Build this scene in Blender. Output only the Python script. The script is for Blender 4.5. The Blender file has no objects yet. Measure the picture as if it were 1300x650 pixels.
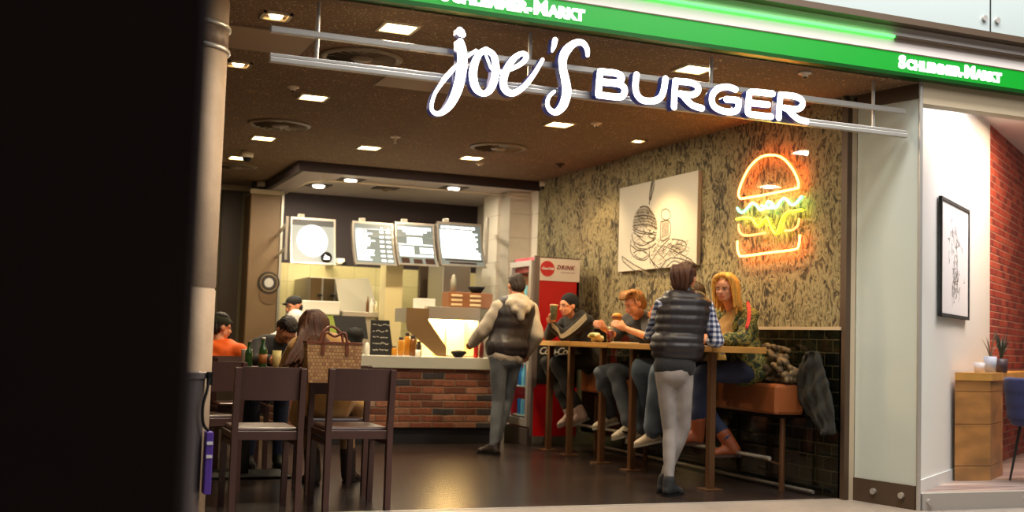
import bpy, math, random
import numpy as np
from mathutils import Vector, Matrix, noise as mnoise
random.seed(7)
SC = bpy.context.scene; COL = SC.collection
PI = math.pi
# ------------------------------------------------------------------ camera
CH = 1.12; YAW = math.radians(22.2); PIT = math.radians(4.14); ROL = math.radians(1.83); FPX = 1473.0
FW = Vector((math.sin(YAW)*math.cos(PIT), math.cos(YAW)*math.cos(PIT), math.sin(PIT)))
R0 = Vector((math.cos(YAW), -math.sin(YAW), 0)); U0 = R0.cross(FW)
RR = R0*math.cos(ROL)+U0*math.sin(ROL); UU = U0*math.cos(ROL)-R0*math.sin(ROL)
def at(x, y, X=None, Y=None, Z=None):
    """the point of the wall X=, plane Y= or level Z= that a measured photo position stands for"""
    d = RR*(x-650)+UU*(325-y)+FW*FPX
    t = X/d.x if X is not None else (Y/d.y if Y is not None else (Z-CH)/d.z)
    return Vector((0, 0, CH))+d*t
cam = bpy.data.cameras.new('camera'); co = bpy.data.objects.new('camera', cam); COL.objects.link(co)
mt = Matrix((RR, UU, -FW)).transposed().to_4x4(); mt.translation = Vector((0, 0, CH)); co.matrix_world = mt
cam.sensor_width = 36; cam.lens = 36*FPX/1300; cam.clip_start = 0.05
cam.dof.use_dof = True; cam.dof.focus_distance = 8.3; cam.dof.aperture_fstop = 1.7
SC.camera = co
# ------------------------------------------------------------------ materials
MATS = {}
def lin(c):
    return tuple((v/255/12.92 if v/255 <= .04045 else ((v/255+.055)/1.055)**2.4) for v in c)
def mat(name, col, rough=.5, metal=0., var=0., scale=8., bump=0., bscale=40., stretch=(1, 1, 1), emit=None, es=0., spec=.5, coat=0., sheen=0.):
    if name in MATS: return MATS[name]
    m = bpy.data.materials.new(name); m.use_nodes = True; nt = m.node_tree; b = nt.nodes['Principled BSDF']
    c = lin(col)
    b.inputs['Base Color'].default_value = (*c, 1); b.inputs['Roughness'].default_value = rough
    b.inputs['Metallic'].default_value = metal; b.inputs['Specular IOR Level'].default_value = spec
    b.inputs['Coat Weight'].default_value = coat; b.inputs['Sheen Weight'].default_value = sheen
    tc = nt.nodes.new('ShaderNodeTexCoord'); mp = nt.nodes.new('ShaderNodeMapping'); mp.inputs['Scale'].default_value = stretch
    nt.links.new(tc.outputs['Object'], mp.inputs[0])
    if var > 0:
        n = nt.nodes.new('ShaderNodeTexNoise'); n.inputs['Scale'].default_value = scale; n.inputs['Detail'].default_value = 4
        nt.links.new(mp.outputs[0], n.inputs['Vector'])
        r = nt.nodes.new('ShaderNodeValToRGB')
        r.color_ramp.elements[0].position = .3; r.color_ramp.elements[1].position = .7
        r.color_ramp.elements[0].color = (*[v*(1-var) for v in c], 1); r.color_ramp.elements[1].color = (*[min(1, v*(1+var)) for v in c], 1)
        nt.links.new(n.outputs['Fac'], r.inputs[0]); nt.links.new(r.outputs[0], b.inputs['Base Color'])
    if bump > 0:
        n2 = nt.nodes.new('ShaderNodeTexNoise'); n2.inputs['Scale'].default_value = bscale; n2.inputs['Detail'].default_value = 3
        nt.links.new(mp.outputs[0], n2.inputs['Vector'])
        bp = nt.nodes.new('ShaderNodeBump'); bp.inputs['Strength'].default_value = bump; bp.inputs['Distance'].default_value = .02
        nt.links.new(n2.outputs['Fac'], bp.inputs['Height']); nt.links.new(bp.outputs[0], b.inputs['Normal'])
    if emit is not None:
        b.inputs['Emission Color'].default_value = (*lin(emit), 1); b.inputs['Emission Strength'].default_value = es
    MATS[name] = m; return m
def ramp(nt, els, const=False):
    r = nt.nodes.new('ShaderNodeValToRGB'); cr = r.color_ramp
    if const: cr.interpolation = 'CONSTANT'
    while len(cr.elements) < len(els): cr.elements.new(.5)
    for e, (p, c) in zip(cr.elements, els): e.position = p; e.color = (*lin(c), 1)
    return r
def nodes(m): return m.node_tree, m.node_tree.nodes['Principled BSDF']
def math_n(nt, op, a, b=None):
    n = nt.nodes.new('ShaderNodeMath'); n.operation = op
    for i, v in enumerate((a, b)):
        if v is None: continue
        if isinstance(v, (int, float)): n.inputs[i].default_value = v
        else: nt.links.new(v, n.inputs[i])
    return n.outputs[0]
def brick_mat(name, axis, w, h, els, mortar, mw=.012, rough=.8, bump=.4, offset=.5, coat=0., wob=0.):
    """bricks or tiles laid by rows; each one picks its own colour from the steps in els"""
    m = mat(name, els[0][1], rough, coat=coat); nt, b = nodes(m)
    tc = nt.nodes.new('ShaderNodeTexCoord'); sp = nt.nodes.new('ShaderNodeSeparateXYZ'); nt.links.new(tc.outputs['Object'], sp.inputs[0])
    u = sp.outputs[axis]; z = sp.outputs[2]
    if wob:
        nz = nt.nodes.new('ShaderNodeTexNoise'); nz.inputs['Scale'].default_value = 9; nt.links.new(tc.outputs['Object'], nz.inputs['Vector'])
        d = math_n(nt, 'MULTIPLY', math_n(nt, 'SUBTRACT', nz.outputs['Fac'], .5), wob); z = math_n(nt, 'ADD', z, d); u = math_n(nt, 'ADD', u, d)
    zr = math_n(nt, 'DIVIDE', z, h); row = math_n(nt, 'FLOOR', zr)
    sh = math_n(nt, 'MULTIPLY', math_n(nt, 'FLOORED_MODULO', row, 2), offset)
    ur = math_n(nt, 'ADD', math_n(nt, 'DIVIDE', u, w), sh); colm = math_n(nt, 'FLOOR', ur)
    cb = nt.nodes.new('ShaderNodeCombineXYZ'); nt.links.new(row, cb.inputs[0]); nt.links.new(colm, cb.inputs[1])
    wn = nt.nodes.new('ShaderNodeTexWhiteNoise'); wn.noise_dimensions = '2D'; nt.links.new(cb.outputs[0], wn.inputs['Vector'])
    r = ramp(nt, els, True); nt.links.new(wn.outputs['Value'], r.inputs[0])
    n = nt.nodes.new('ShaderNodeTexNoise'); n.inputs['Scale'].default_value = 22; n.inputs['Detail'].default_value = 5; nt.links.new(tc.outputs['Object'], n.inputs['Vector'])
    mx = nt.nodes.new('ShaderNodeMixRGB'); mx.blend_type = 'OVERLAY'; mx.inputs[0].default_value = .55 if bump > .3 else .1
    nt.links.new(r.outputs[0], mx.inputs[1]); nt.links.new(n.outputs['Fac'], mx.inputs[2])
    fz = math_n(nt, 'FRACT', zr); fu = math_n(nt, 'FRACT', ur)
    e1 = math_n(nt, 'MULTIPLY', math_n(nt, 'MINIMUM', fz, math_n(nt, 'SUBTRACT', 1, fz)), h)
    e2 = math_n(nt, 'MULTIPLY', math_n(nt, 'MINIMUM', fu, math_n(nt, 'SUBTRACT', 1, fu)), w)
    ed = math_n(nt, 'MINIMUM', e1, e2); msk = math_n(nt, 'LESS_THAN', ed, mw/2)
    m2 = nt.nodes.new('ShaderNodeMixRGB'); nt.links.new(msk, m2.inputs[0]); nt.links.new(mx.outputs[0], m2.inputs[1]); m2.inputs[2].default_value = (*lin(mortar), 1)
    nt.links.new(m2.outputs[0], b.inputs['Base Color'])
    hh = math_n(nt, 'MINIMUM', ed, mw); hh = math_n(nt, 'ADD', math_n(nt, 'DIVIDE', hh, mw), math_n(nt, 'MULTIPLY', n.outputs['Fac'], .6 if bump > .3 else .0))
    bp = nt.nodes.new('ShaderNodeBump'); bp.inputs['Strength'].default_value = bump; bp.inputs['Distance'].default_value = .01
    nt.links.new(hh, bp.inputs['Height']); nt.links.new(bp.outputs[0], b.inputs['Normal'])
    return m
def glass_mat(name, tint=(255, 255, 255), fac=.12, rough=.02):
    m = bpy.data.materials.new(name); m.use_nodes = True; nt = m.node_tree; nt.nodes.clear()
    o = nt.nodes.new('ShaderNodeOutputMaterial'); t = nt.nodes.new('ShaderNodeBsdfTransparent'); g = nt.nodes.new('ShaderNodeBsdfGlossy')
    t.inputs[0].default_value = (*lin(tint), 1); g.inputs['Roughness'].default_value = rough
    lw = nt.nodes.new('ShaderNodeLayerWeight'); lw.inputs[0].default_value = .5; pw = nt.nodes.new('ShaderNodeMath'); pw.operation = 'POWER'; pw.inputs[1].default_value = 5; nt.links.new(lw.outputs['Facing'], pw.inputs[0])
    f = nt.nodes.new('ShaderNodeMath'); f.operation = 'MULTIPLY'; f.inputs[1].default_value = .5; nt.links.new(pw.outputs[0], f.inputs[0])
    mx = nt.nodes.new('ShaderNodeMixShader'); a = nt.nodes.new('ShaderNodeMath'); a.operation = 'ADD'; a.inputs[1].default_value = fac; a.use_clamp = True
    nt.links.new(f.outputs[0], a.inputs[0]); nt.links.new(a.outputs[0], mx.inputs[0]); nt.links.new(t.outputs[0], mx.inputs[1]); nt.links.new(g.outputs[0], mx.inputs[2])
    nt.links.new(mx.outputs[0], o.inputs[0]); MATS[name] = m; return m
# ------------------------------------------------------------------ mesh builder
class B:
    def __init__(s): s.v = []; s.f = []
    def add(s, vs, fs):
        n = len(s.v); s.v += [tuple(v) for v in vs]; s.f += [tuple(i+n for i in f) for f in fs]; return s
    def box(s, x0, x1, y0, y1, z0, z1, bev=0.):
        if x0 > x1: x0, x1 = x1, x0
        if y0 > y1: y0, y1 = y1, y0
        if z0 > z1: z0, z1 = z1, z0
        if bev <= 0:
            return s.add([(x, y, z) for z in (z0, z1) for y in (y0, y1) for x in (x0, x1)],
                         [(0, 2, 3, 1), (4, 5, 7, 6), (0, 1, 5, 4), (2, 6, 7, 3), (0, 4, 6, 2), (1, 3, 7, 5)])
        b = min(bev, (x1-x0)/2.01, (y1-y0)/2.01, (z1-z0)/2.01)
        rings = []
        def ring(i, z): return [(x0+i+(0 if k else 0), y, z) for k, y in ()]
        def oct_(i, z, c):   # chamfered rectangle inset i with corner cut c
            a0, a1, c0, c1 = x0+i, x1-i, y0+i, y1-i
            return [(a0+c, c0, z), (a1-c, c0, z), (a1, c0+c, z), (a1, c1-c, z), (a1-c, c1, z), (a0+c, c1, z), (a0, c1-c, z), (a0, c0+c, z)]
        rs = [oct_(b, z0, b*.3), oct_(b*.3, z0+b*.3, b*.7), oct_(0, z0+b, b), oct_(0, z1-b, b), oct_(b*.3, z1-b*.3, b*.7), oct_(b, z1, b*.3)]
        vs = [p for r in rs for p in r]; fs = []
        for k in range(5):
            for j in range(8): fs.append((k*8+j, k*8+(j+1) % 8, k*8+8+(j+1) % 8, k*8+8+j))
        fs.append(tuple(range(7, -1, -1))); fs.append(tuple(range(40, 48)))
        return s.add(vs, fs)
    def obox(s, c, ax, ay, az, hx, hy, hz):
        c = Vector(c); vs = []
        for k in (-1, 1):
            for j in (-1, 1):
                for i in (-1, 1): vs.append(c+ax*i*hx+ay*j*hy+az*k*hz)
        return s.add(vs, [(0, 2, 3, 1), (4, 5, 7, 6), (0, 1, 5, 4), (2, 6, 7, 3), (0, 4, 6, 2), (1, 3, 7, 5)])
    def bar(s, p0, p1, w, d=None, up=(0, 0, 1)):
        p0, p1 = Vector(p0), Vector(p1); a = (p1-p0).normalized(); u = Vector(up)
        if abs(a.dot(u)) > .98: u = Vector((0, 1, 0))
        x = a.cross(u).normalized(); y = x.cross(a)
        return s.obox((p0+p1)/2, x, y, a, w/2, (d or w)/2, (p1-p0).length/2)
    def cap(s, p0, p1, r0, r1=None, n=12, flat=False, k=3, sq=1., up=None):
        """tapered round bar; rounded ends unless flat"""
        p0, p1 = Vector(p0), Vector(p1); r1 = r0 if r1 is None else r1
        a = p1-p0
        a = a.normalized() if a.length > 1e-6 else Vector((0, 0, 1))
        u = Vector(up) if up is not None else (Vector((0, 0, 1)) if abs(a.z) < .9 else Vector((0, 1, 0)))
        x = a.cross(u).normalized(); y = x.cross(a)
        rs = []
        if flat: rs = [(p0, r0), (p1, r1)]
        else:
            for i in range(k): t = PI/2*(1-i/k); rs.append((p0-a*r0*math.sin(t), r0*max(math.cos(t), .02)))
            rs += [(p0, r0), (p1, r1)]
            for i in range(1, k+1): t = PI/2*i/k; rs.append((p1+a*r1*math.sin(t), r1*max(math.cos(t), .02)))
        vs = []; fs = []
        for c, r in rs:
            for j in range(n): q = 2*PI*j/n; vs.append(c+x*math.cos(q)*r+y*math.sin(q)*r*sq)
        for i in range(len(rs)-1):
            for j in range(n): fs.append((i*n+j, i*n+(j+1) % n, i*n+n+(j+1) % n, i*n+n+j))
        fs.append(tuple(range(n-1, -1, -1))); fs.append(tuple(range((len(rs)-1)*n, len(rs)*n)))
        return s.add(vs, fs)
    def tube(s, path, r, n=8, closed=False):
        P = [Vector(p) for p in path]; m = len(P); vs = []; fs = []; px = None
        R = r if isinstance(r, (list, tuple)) else [r]*m
        for i in range(m):
            a = (P[(i+1) % m]-P[i-1]) if closed else (P[min(i+1, m-1)]-P[max(i-1, 0)])
            a.normalize()
            if px is None: u = Vector((0, 0, 1)) if abs(a.z) < .9 else Vector((0, 1, 0)); px = a.cross(u).normalized()
            else: px = (px-a*px.dot(a)).normalized()
            y = a.cross(px)
            for j in range(n): q = 2*PI*j/n; vs.append(P[i]+px*math.cos(q)*R[i]+y*math.sin(q)*R[i])
        for i in range(m if closed else m-1):
            k = (i+1) % m
            for j in range(n): fs.append((i*n+j, i*n+(j+1) % n, k*n+(j+1) % n, k*n+j))
        if not closed: fs.append(tuple(range(n-1, -1, -1))); fs.append(tuple(range((m-1)*n, m*n)))
        return s.add(vs, fs)
    def lathe(s, prof, c=(0, 0, 0), n=20, mtx=None):
        vs = []; fs = []; c = Vector(c)
        for r, z in prof:
            for j in range(n):
                q = 2*PI*j/n; p = Vector((max(r, .0004)*math.cos(q), max(r, .0004)*math.sin(q), z))
                if mtx is not None: p = mtx @ p
                vs.append(c+p)
        for i in range(len(prof)-1):
            for j in range(n): fs.append((i*n+j, i*n+(j+1) % n, i*n+n+(j+1) % n, i*n+n+j))
        fs.append(tuple(range(n-1, -1, -1))); fs.append(tuple(range((len(prof)-1)*n, len(prof)*n)))
        return s.add(vs, fs)
    def ell(s, c, r, mtx=None, n=14, k=9):
        c = Vector(c); vs = []; fs = []
        for i in range(k+1):
            t = PI*i/k; z = -math.cos(t); w = max(math.sin(t), .02)
            for j in range(n):
                q = 2*PI*j/n; p = Vector((r[0]*w*math.cos(q), r[1]*w*math.sin(q), r[2]*z))
                vs.append(c+(mtx @ p if mtx is not None else p))
        for i in range(k):
            for j in range(n): fs.append((i*n+j, i*n+(j+1) % n, i*n+n+(j+1) % n, i*n+n+j))
        fs.append(tuple(range(n-1, -1, -1))); fs.append(tuple(range(k*n, (k+1)*n)))
        return s.add(vs, fs)
    def prism(s, pts, off):
        """flat outline (3-D points) pushed by off"""
        n = len(pts); off = Vector(off); P = [Vector(p) for p in pts]
        return s.add(P+[p+off for p in P], [tuple(range(n-1, -1, -1)), tuple(range(n, 2*n))]+[(i, (i+1) % n, n+(i+1) % n, n+i) for i in range(n)])
ORG = {}
def build(b, name, m, parent=None, smooth=False, flat_angle=None, origin=None, kind=None):
    V = np.array(b.v, dtype=float)
    if parent is not None: o3 = ORG[parent.name]
    elif origin is not None: o3 = Vector(origin)
    else:
        lo, hi = V.min(0), V.max(0); o3 = Vector(((lo[0]+hi[0])/2, (lo[1]+hi[1])/2, lo[2]))
    me = bpy.data.meshes.new(name); me.from_pydata((V-np.array(o3)).tolist(), [], b.f); me.update()
    me.materials.append(m)
    if smooth: me.polygons.foreach_set('use_smooth', [True]*len(me.polygons))
    o = bpy.data.objects.new(name, me); COL.objects.link(o)
    if parent is not None: o.parent = parent
    else: o.location = o3
    ORG[o.name] = o3
    if kind: o['kind'] = kind
    return o
def root(name, loc, label, cat, group=None):
    o = bpy.data.objects.new(name, None); COL.objects.link(o); o.location = loc; o.empty_display_size = .1
    ORG[o.name] = Vector(loc); tag(o, label, cat, group); return o
def tag(o, label, cat, group=None):
    o['label'] = label; o['category'] = cat
    if group: o['group'] = group
    return o
def st(o): o['kind'] = 'structure'; return o
def dup(o, loc, label, group=None, rz=None):
    def rec(x, par):
        c = x.copy(); COL.objects.link(c)
        if par is not None: c.parent = par
        for ch in [y for y in COL.objects if y.parent == x]: rec(ch, c)
        return c
    c = rec(o, None); c.location = loc; ORG[c.name] = Vector(loc)
    if rz is not None: c.rotation_euler = (0, 0, rz)
    c['label'] = label
    if group: c['group'] = group
    return c
def spline(pts, n=8, closed=False):
    P = [np.array(p, float) for p in pts]; m = len(P); out = []
    for i in range(m if closed else m-1):
        if closed: a, b_, c, d = P[i-1], P[i], P[(i+1) % m], P[(i+2) % m]
        else: a, b_, c, d = P[max(i-1, 0)], P[i], P[i+1], P[min(i+2, m-1)]
        for k in range(n):
            t = k/n; out.append(.5*((2*b_)+(-a+c)*t+(2*a-5*b_+4*c-d)*t*t+(-a+3*b_-3*c+d)*t**3))
    if not closed: out.append(P[-1])
    return out
def ribbon(b, pts, nrm, thick, n=8, curve=True):
    """pen stroke: pts = [(Vector, halfwidth)], front face at pts, body pushed along -nrm by thick"""
    nrm = Vector(nrm); raw = [(*p, w) for p, w in pts]
    S = spline(raw, n) if curve and len(raw) > 2 else [np.array(r, float) for r in raw]
    P = [Vector(q[:3]) for q in S]; W = [max(float(q[3]), .0005) for q in S]; L = []; R_ = []
    for i in range(len(P)):
        a = (P[min(i+1, len(P)-1)]-P[max(i-1, 0)])
        if a.length < 1e-9: a = Vector((0, 0, 1))
        a.normalize(); s = a.cross(nrm).normalized(); L.append(P[i]+s*W[i]); R_.append(P[i]-s*W[i])
    off = -nrm*thick; m = len(P); vs = L+R_+[v+off for v in L]+[v+off for v in R_]; fs = []
    for i in range(m-1):
        fs += [(i, i+1, m+i+1, m+i), (2*m+i, 3*m+i, 3*m+i+1, 2*m+i+1), (i, 2*m+i, 2*m+i+1, i+1), (m+i, m+i+1, 3*m+i+1, 3*m+i)]
    fs += [(0, m, 3*m, 2*m), (m-1, 3*m-1, 4*m-1, 2*m-1)]
    b.add(vs, fs)
    for e, w in ((P[0], W[0]), (P[-1], W[-1])):      # round ends
        a = nrm.orthogonal().normalized(); c = nrm.cross(a)
        b.prism([e+a*w*math.cos(2*PI*k/12)+c*w*math.sin(2*PI*k/12)+nrm*.0004 for k in range(12)], off)
    return b
def text_b(txt, size, ox, ux, uz, depth=.004, bold=0., shear=0., spacing=1., align='LEFT'):
    """writing as a builder: ox origin, ux reading direction, uz up direction"""
    cu = bpy.data.curves.new('t', 'FONT'); cu.body = txt; cu.size = size; cu.offset = bold; cu.shear = shear; cu.space_character = spacing
    cu.align_x = align; cu.extrude = depth/2; cu.resolution_u = 3
    o = bpy.data.objects.new('t', cu); COL.objects.link(o); dg = bpy.context.evaluated_depsgraph_get(); dg.update()
    me = bpy.data.meshes.new_from_object(o.evaluated_get(dg)); n = Vector(ux).cross(Vector(uz)); b = B()
    b.add([Vector(ox)+Vector(ux)*v.co.x+Vector(uz)*v.co.y+n*v.co.z for v in me.vertices], [tuple(p.vertices) for p in me.polygons])
    bpy.data.objects.remove(o); bpy.data.curves.remove(cu); bpy.data.meshes.remove(me); return b
def remesh(b, name, m, parent, voxel=.012, smooth=4, fac=.5, disp=None):
    """one continuous skin over the shapes in b"""
    me = bpy.data.meshes.new('tmp'); me.from_pydata([tuple(v) for v in b.v], [], b.f); me.update()
    o = bpy.data.objects.new('tmp', me); COL.objects.link(o)
    r = o.modifiers.new('r', 'REMESH'); r.mode = 'VOXEL'; r.voxel_size = voxel
    s = o.modifiers.new('s', 'SMOOTH'); s.iterations = smooth; s.factor = fac
    dg = bpy.context.evaluated_depsgraph_get(); dg.update()
    m2 = bpy.data.meshes.new_from_object(o.evaluated_get(dg)); bpy.data.objects.remove(o); bpy.data.meshes.remove(me)
    n = len(m2.vertices); V = np.zeros(n*3); m2.vertices.foreach_get('co', V); V = V.reshape(-1, 3)
    if disp is not None:
        N = np.zeros(n*3); m2.vertex_normals.foreach_get('vector', N); V = disp(V, N.reshape(-1, 3))
    V = V-np.array(ORG[parent.name]); m2.vertices.foreach_set('co', V.ravel()); m2.name = name
    m2.materials.clear(); m2.materials.append(m); m2.polygons.foreach_set('use_smooth', [True]*len(m2.polygons)); m2.update()
    ob = bpy.data.objects.new(name, m2); COL.objects.link(ob); ob.parent = parent; ORG[ob.name] = ORG[parent.name]; return ob
# ------------------------------------------------------------------ materials of the place
def wallpaper_mat():
    m = mat('bark_wallpaper', (150, 128, 80), .75); nt, b = nodes(m)
    tc = nt.nodes.new('ShaderNodeTexCoord'); mp = nt.nodes.new('ShaderNodeMapping'); mp.inputs['Scale'].default_value = (1, 1.7, 1)
    mp.inputs['Rotation'].default_value = (.35, 0, 0)
    nt.links.new(tc.outputs['Object'], mp.inputs[0])
    n = nt.nodes.new('ShaderNodeTexNoise'); n.inputs['Scale'].default_value = 7.5; n.inputs['Detail'].default_value = 5; n.inputs['Roughness'].default_value = .6; n.inputs['Distortion'].default_value = 2.2
    nt.links.new(mp.outputs[0], n.inputs['Vector'])
    n2 = nt.nodes.new('ShaderNodeTexNoise'); n2.inputs['Scale'].default_value = 2.2; nt.links.new(mp.outputs[0], n2.inputs['Vector'])
    a = math_n(nt, 'ADD', n.outputs['Fac'], math_n(nt, 'MULTIPLY', math_n(nt, 'SUBTRACT', n2.outputs['Fac'], .5), .45))
    r = ramp(nt, [(.34, (34, 28, 17)), (.41, (76, 64, 40)), (.48, (124, 112, 78)), (.58, (154, 143, 106)), (.65, (106, 94, 62)), (.76, (64, 52, 32))])
    nt.links.new(a, r.inputs[0]); nt.links.new(r.outputs[0], b.inputs['Base Color'])
    bp = nt.nodes.new('ShaderNodeBump'); bp.inputs['Strength'].default_value = .5; bp.inputs['Distance'].default_value = .03
    nt.links.new(n.outputs['Fac'], bp.inputs['Height']); nt.links.new(bp.outputs[0], b.inputs['Normal']); return m
def ceiling_mat():
    m = mat('sprayed_ceiling', (92, 60, 36), .9); nt, b = nodes(m)
    tc = nt.nodes.new('ShaderNodeTexCoord'); v = nt.nodes.new('ShaderNodeTexVoronoi'); v.inputs['Scale'].default_value = 38
    nt.links.new(tc.outputs['Object'], v.inputs['Vector'])
    n = nt.nodes.new('ShaderNodeTexNoise'); n.inputs['Scale'].default_value = 5; nt.links.new(tc.outputs['Object'], n.inputs['Vector'])
    t = math_n(nt, 'LESS_THAN', v.outputs['Distance'], math_n(nt, 'MULTIPLY', n.outputs['Fac'], .36))
    mx = nt.nodes.new('ShaderNodeMixRGB'); nt.links.new(t, mx.inputs[0]); mx.inputs[1].default_value = (*lin((112, 88, 62)), 1); mx.inputs[2].default_value = (*lin((206, 172, 136)), 1)
    nt.links.new(mx.outputs[0], b.inputs['Base Color'])
    bp = nt.nodes.new('ShaderNodeBump'); bp.inputs['Strength'].default_value = .6; bp.inputs['Distance'].default_value = .01
    nt.links.new(v.outputs['Distance'], bp.inputs['Height']); nt.links.new(bp.outputs[0], b.inputs['Normal']); return m
M_floor = brick_mat('dark_floor_planks', 0, 1.2, .3, [(0, (40, 31, 27)), (.35, (46, 36, 32)), (.7, (36, 28, 26))], (18, 14, 12), .006, .24, .06, .37)
# the planks are laid by x and y, not by height
for nd in M_floor.node_tree.nodes:
    if nd.type == 'SEPXYZ':
        for l in [l for l in M_floor.node_tree.links if l.from_node == nd and l.from_socket.name == 'Z']:
            t = l.to_socket; M_floor.node_tree.links.remove(l); M_floor.node_tree.links.new(nd.outputs['Y'], t)
M_mall = mat('grey_stone_floor', (150, 138, 126), .35, var=.12, scale=14, bump=.05)
M_ceil = ceiling_mat(); M_paper = wallpaper_mat()
M_darktile = brick_mat('dark_green_glazed_tile', 1, .2, .1, [(0, (14, 15, 10)), (.4, (20, 22, 13)), (.75, (10, 11, 8))], (58, 54, 38), .007, .12, .12, .5, coat=.5)
M_cream = brick_mat('cream_wall_tile', 0, .3, .3, [(0, (216, 205, 150)), (.5, (222, 210, 158)), (.8, (210, 198, 142))], (176, 164, 112), .006, .3, .1, 0)
M_white_t = brick_mat('white_wall_tile', 1, .45, .3, [(0, (214, 206, 192)), (.5, (206, 198, 184))], (168, 160, 148), .006, .3, .1, 0)
M_white_tx = brick_mat('white_column_tile', 0, .45, .3, [(0, (214, 206, 192)), (.5, (206, 198, 184))], (168, 160, 148), .006, .3, .1, 0)
BR = [(0, (128, 72, 52)), (.14, (150, 92, 68)), (.3, (112, 66, 50)), (.42, (164, 112, 88)), (.55, (134, 78, 56)), (.68, (176, 146, 126)), (.76, (66, 60, 62)), (.84, (140, 84, 62)), (.93, (150, 104, 82))]
M_brick = brick_mat('rustic_brick', 0, .25, .075, BR, (134, 110, 92), .014, .85, .9, .5, wob=.02)
M_redbrick = brick_mat('red_brick', 0, .22, .075, [(0, (146, 44, 30)), (.3, (166, 58, 38)), (.55, (128, 38, 28)), (.8, (176, 72, 50))], (172, 128, 110), .01, .8, .7, .5)
M_purple = mat('dark_aubergine_paint', (48, 35, 39), .6); M_kceil = mat('grey_kitchen_ceiling', (176, 166, 166), .6)
M_olive = mat('olive_wall_paint', (104, 94, 60), .6, var=.08, scale=2); M_brownp = mat('brown_pillar_panel', (118, 92, 62), .5, var=.06, scale=3)
M_browndoor = mat('dark_brown_panel', (64, 48, 32), .5)
M_conc = mat('beige_column_stone', (168, 144, 118), .7, var=.1, scale=6, bump=.1)
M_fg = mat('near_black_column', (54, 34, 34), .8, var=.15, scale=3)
M_alu = mat('brushed_aluminium', (190, 184, 176), .35, .55); M_steel = mat('stainless_steel', (180, 174, 162), .45, .85)
M_beige = mat('beige_frame_paint', (186, 168, 140), .5); M_brownm = mat('brown_metal', (84, 66, 50), .5, .3)
M_black = mat('black_plastic', (14, 13, 13), .6, spec=.25); M_blackm = mat('matte_black', (20, 18, 18), .8)
M_white = mat('white_paint', (226, 222, 220), .5); M_offwh = mat('pale_panel_gloss', (196, 202, 192), .12, coat=.6)
M_glass = glass_mat('clear_glass', (250, 255, 252), .03); M_acry = glass_mat('clear_acrylic', (255, 255, 255), .01, .03)
M_green = mat('green_lightbox', (6, 90, 26), .4, emit=(2, 158, 30), es=.8); M_greentube = mat('green_tube', (120, 240, 130), .4, emit=(70, 255, 90), es=3.)
M_wlet = mat('white_lit_letter', (255, 255, 255), .4, emit=(252, 252, 255), es=3.); M_grlet = mat('lit_fascia_letter', (255, 255, 255), .4, emit=(236, 255, 232), es=1.4)
M_fasc = mat('fascia_white', (232, 222, 216), .4); M_pinkc = mat('neighbour_ceiling', (216, 200, 200), .7)
M_balu = mat('milky_balustrade_glass', (164, 172, 170), .3, coat=.5)
# ------------------------------------------------------------------ the setting
KB = 15.3; CZ = 3.09; KZ = 2.985; KF = 13.15; KX = 2.75
st(build(B().box(-.2, 5.9, 7.25, 16, -.1, 0), 'floor', M_floor))
st(build(B().box(-7, 14, -5, 7.25, -.1, 0), 'floor', M_mall))
b = B().box(-.2, 5.9, 6.64, KF, CZ, CZ+.1).box(-.2, KX, KF, 16, CZ, CZ+.1); st(build(b, 'ceiling', M_ceil))
st(build(B().box(KX, 5.9, KF, KB+.1, KZ, KZ+.05), 'ceiling', M_kceil))
b = B().box(KX-.06, 5.7, KF-.04, KF, KZ-.01, CZ).box(KX-.06, KX, KF, KB, KZ-.01, CZ); st(build(b, 'trim_1', M_purple))
st(build(B().box(5.7, 5.85, 7.25, KF, 1.29, CZ), 'wall_right', M_paper, origin=(5.7, 7.25, 0)))
st(build(B().box(5.69, 5.85, 7.25, KF, 0, 1.29), 'wall_right_tiled', M_darktile, origin=(5.7, 7.25, 0)))
st(build(B().box(5.68, 5.7, 7.25, KF, 1.275, 1.3), 'trim_2', M_beige))
st(build(B().box(5.7, 5.85, KF, KB+.1, 0, CZ), 'wall_kitchen_right', M_white_t, origin=(5.7, KF, 0)))
st(build(B().box(KX-.2, 5.85, KB, KB+.15, 0, 2.04), 'wall_back', M_cream, origin=(KX, KB, 0)))
st(build(B().box(KX-.2, 5.85, KB, KB+.15, 2.04, CZ), 'wall_back_upper', M_purple))
st(build(B().box(-.2, 2.62, 15.9, 16, 0, CZ), 'wall_back_left', M_olive))
st(build(B().box(2.24, 2.5, 15.84, 15.9, 0, 3.0), 'door_1', M_browndoor))
b = B().box(.9, 2.62, 15.86, 15.9, CZ-.07, CZ); st(build(b, 'trim_3', M_beige))
st(build(B().box(-.3, -.2, 7.3, 16, 0, CZ), 'wall_left', M_olive))
o = st(build(B().box(2.5, 2.9, KB-.14, KB+.3, 0, KZ-.07, .01), 'pillar', M_brownp))
build(B().box(2.9, 2.93, KB-.16, KB-.1, 0, KZ), 'corner_strip', M_steel, o)
build(B().box(2.49, 2.92, KB-.15, KB-.13, KZ-.07, KZ-.01), 'top_band', M_beige, o)
# tiled columns and steel duct at the right of the kitchen
st(build(B().box(5.42, 5.7, KF+.25, KF+.6, 0, KZ), 'column', M_white_tx, origin=(5.42, KF, 0)))
o = st(build(B().box(5.40, 5.5, KF+.62, KF+.8, 0, KZ-.02), 'column', mat('taupe_panel', (150, 132, 112), .5)))
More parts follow.
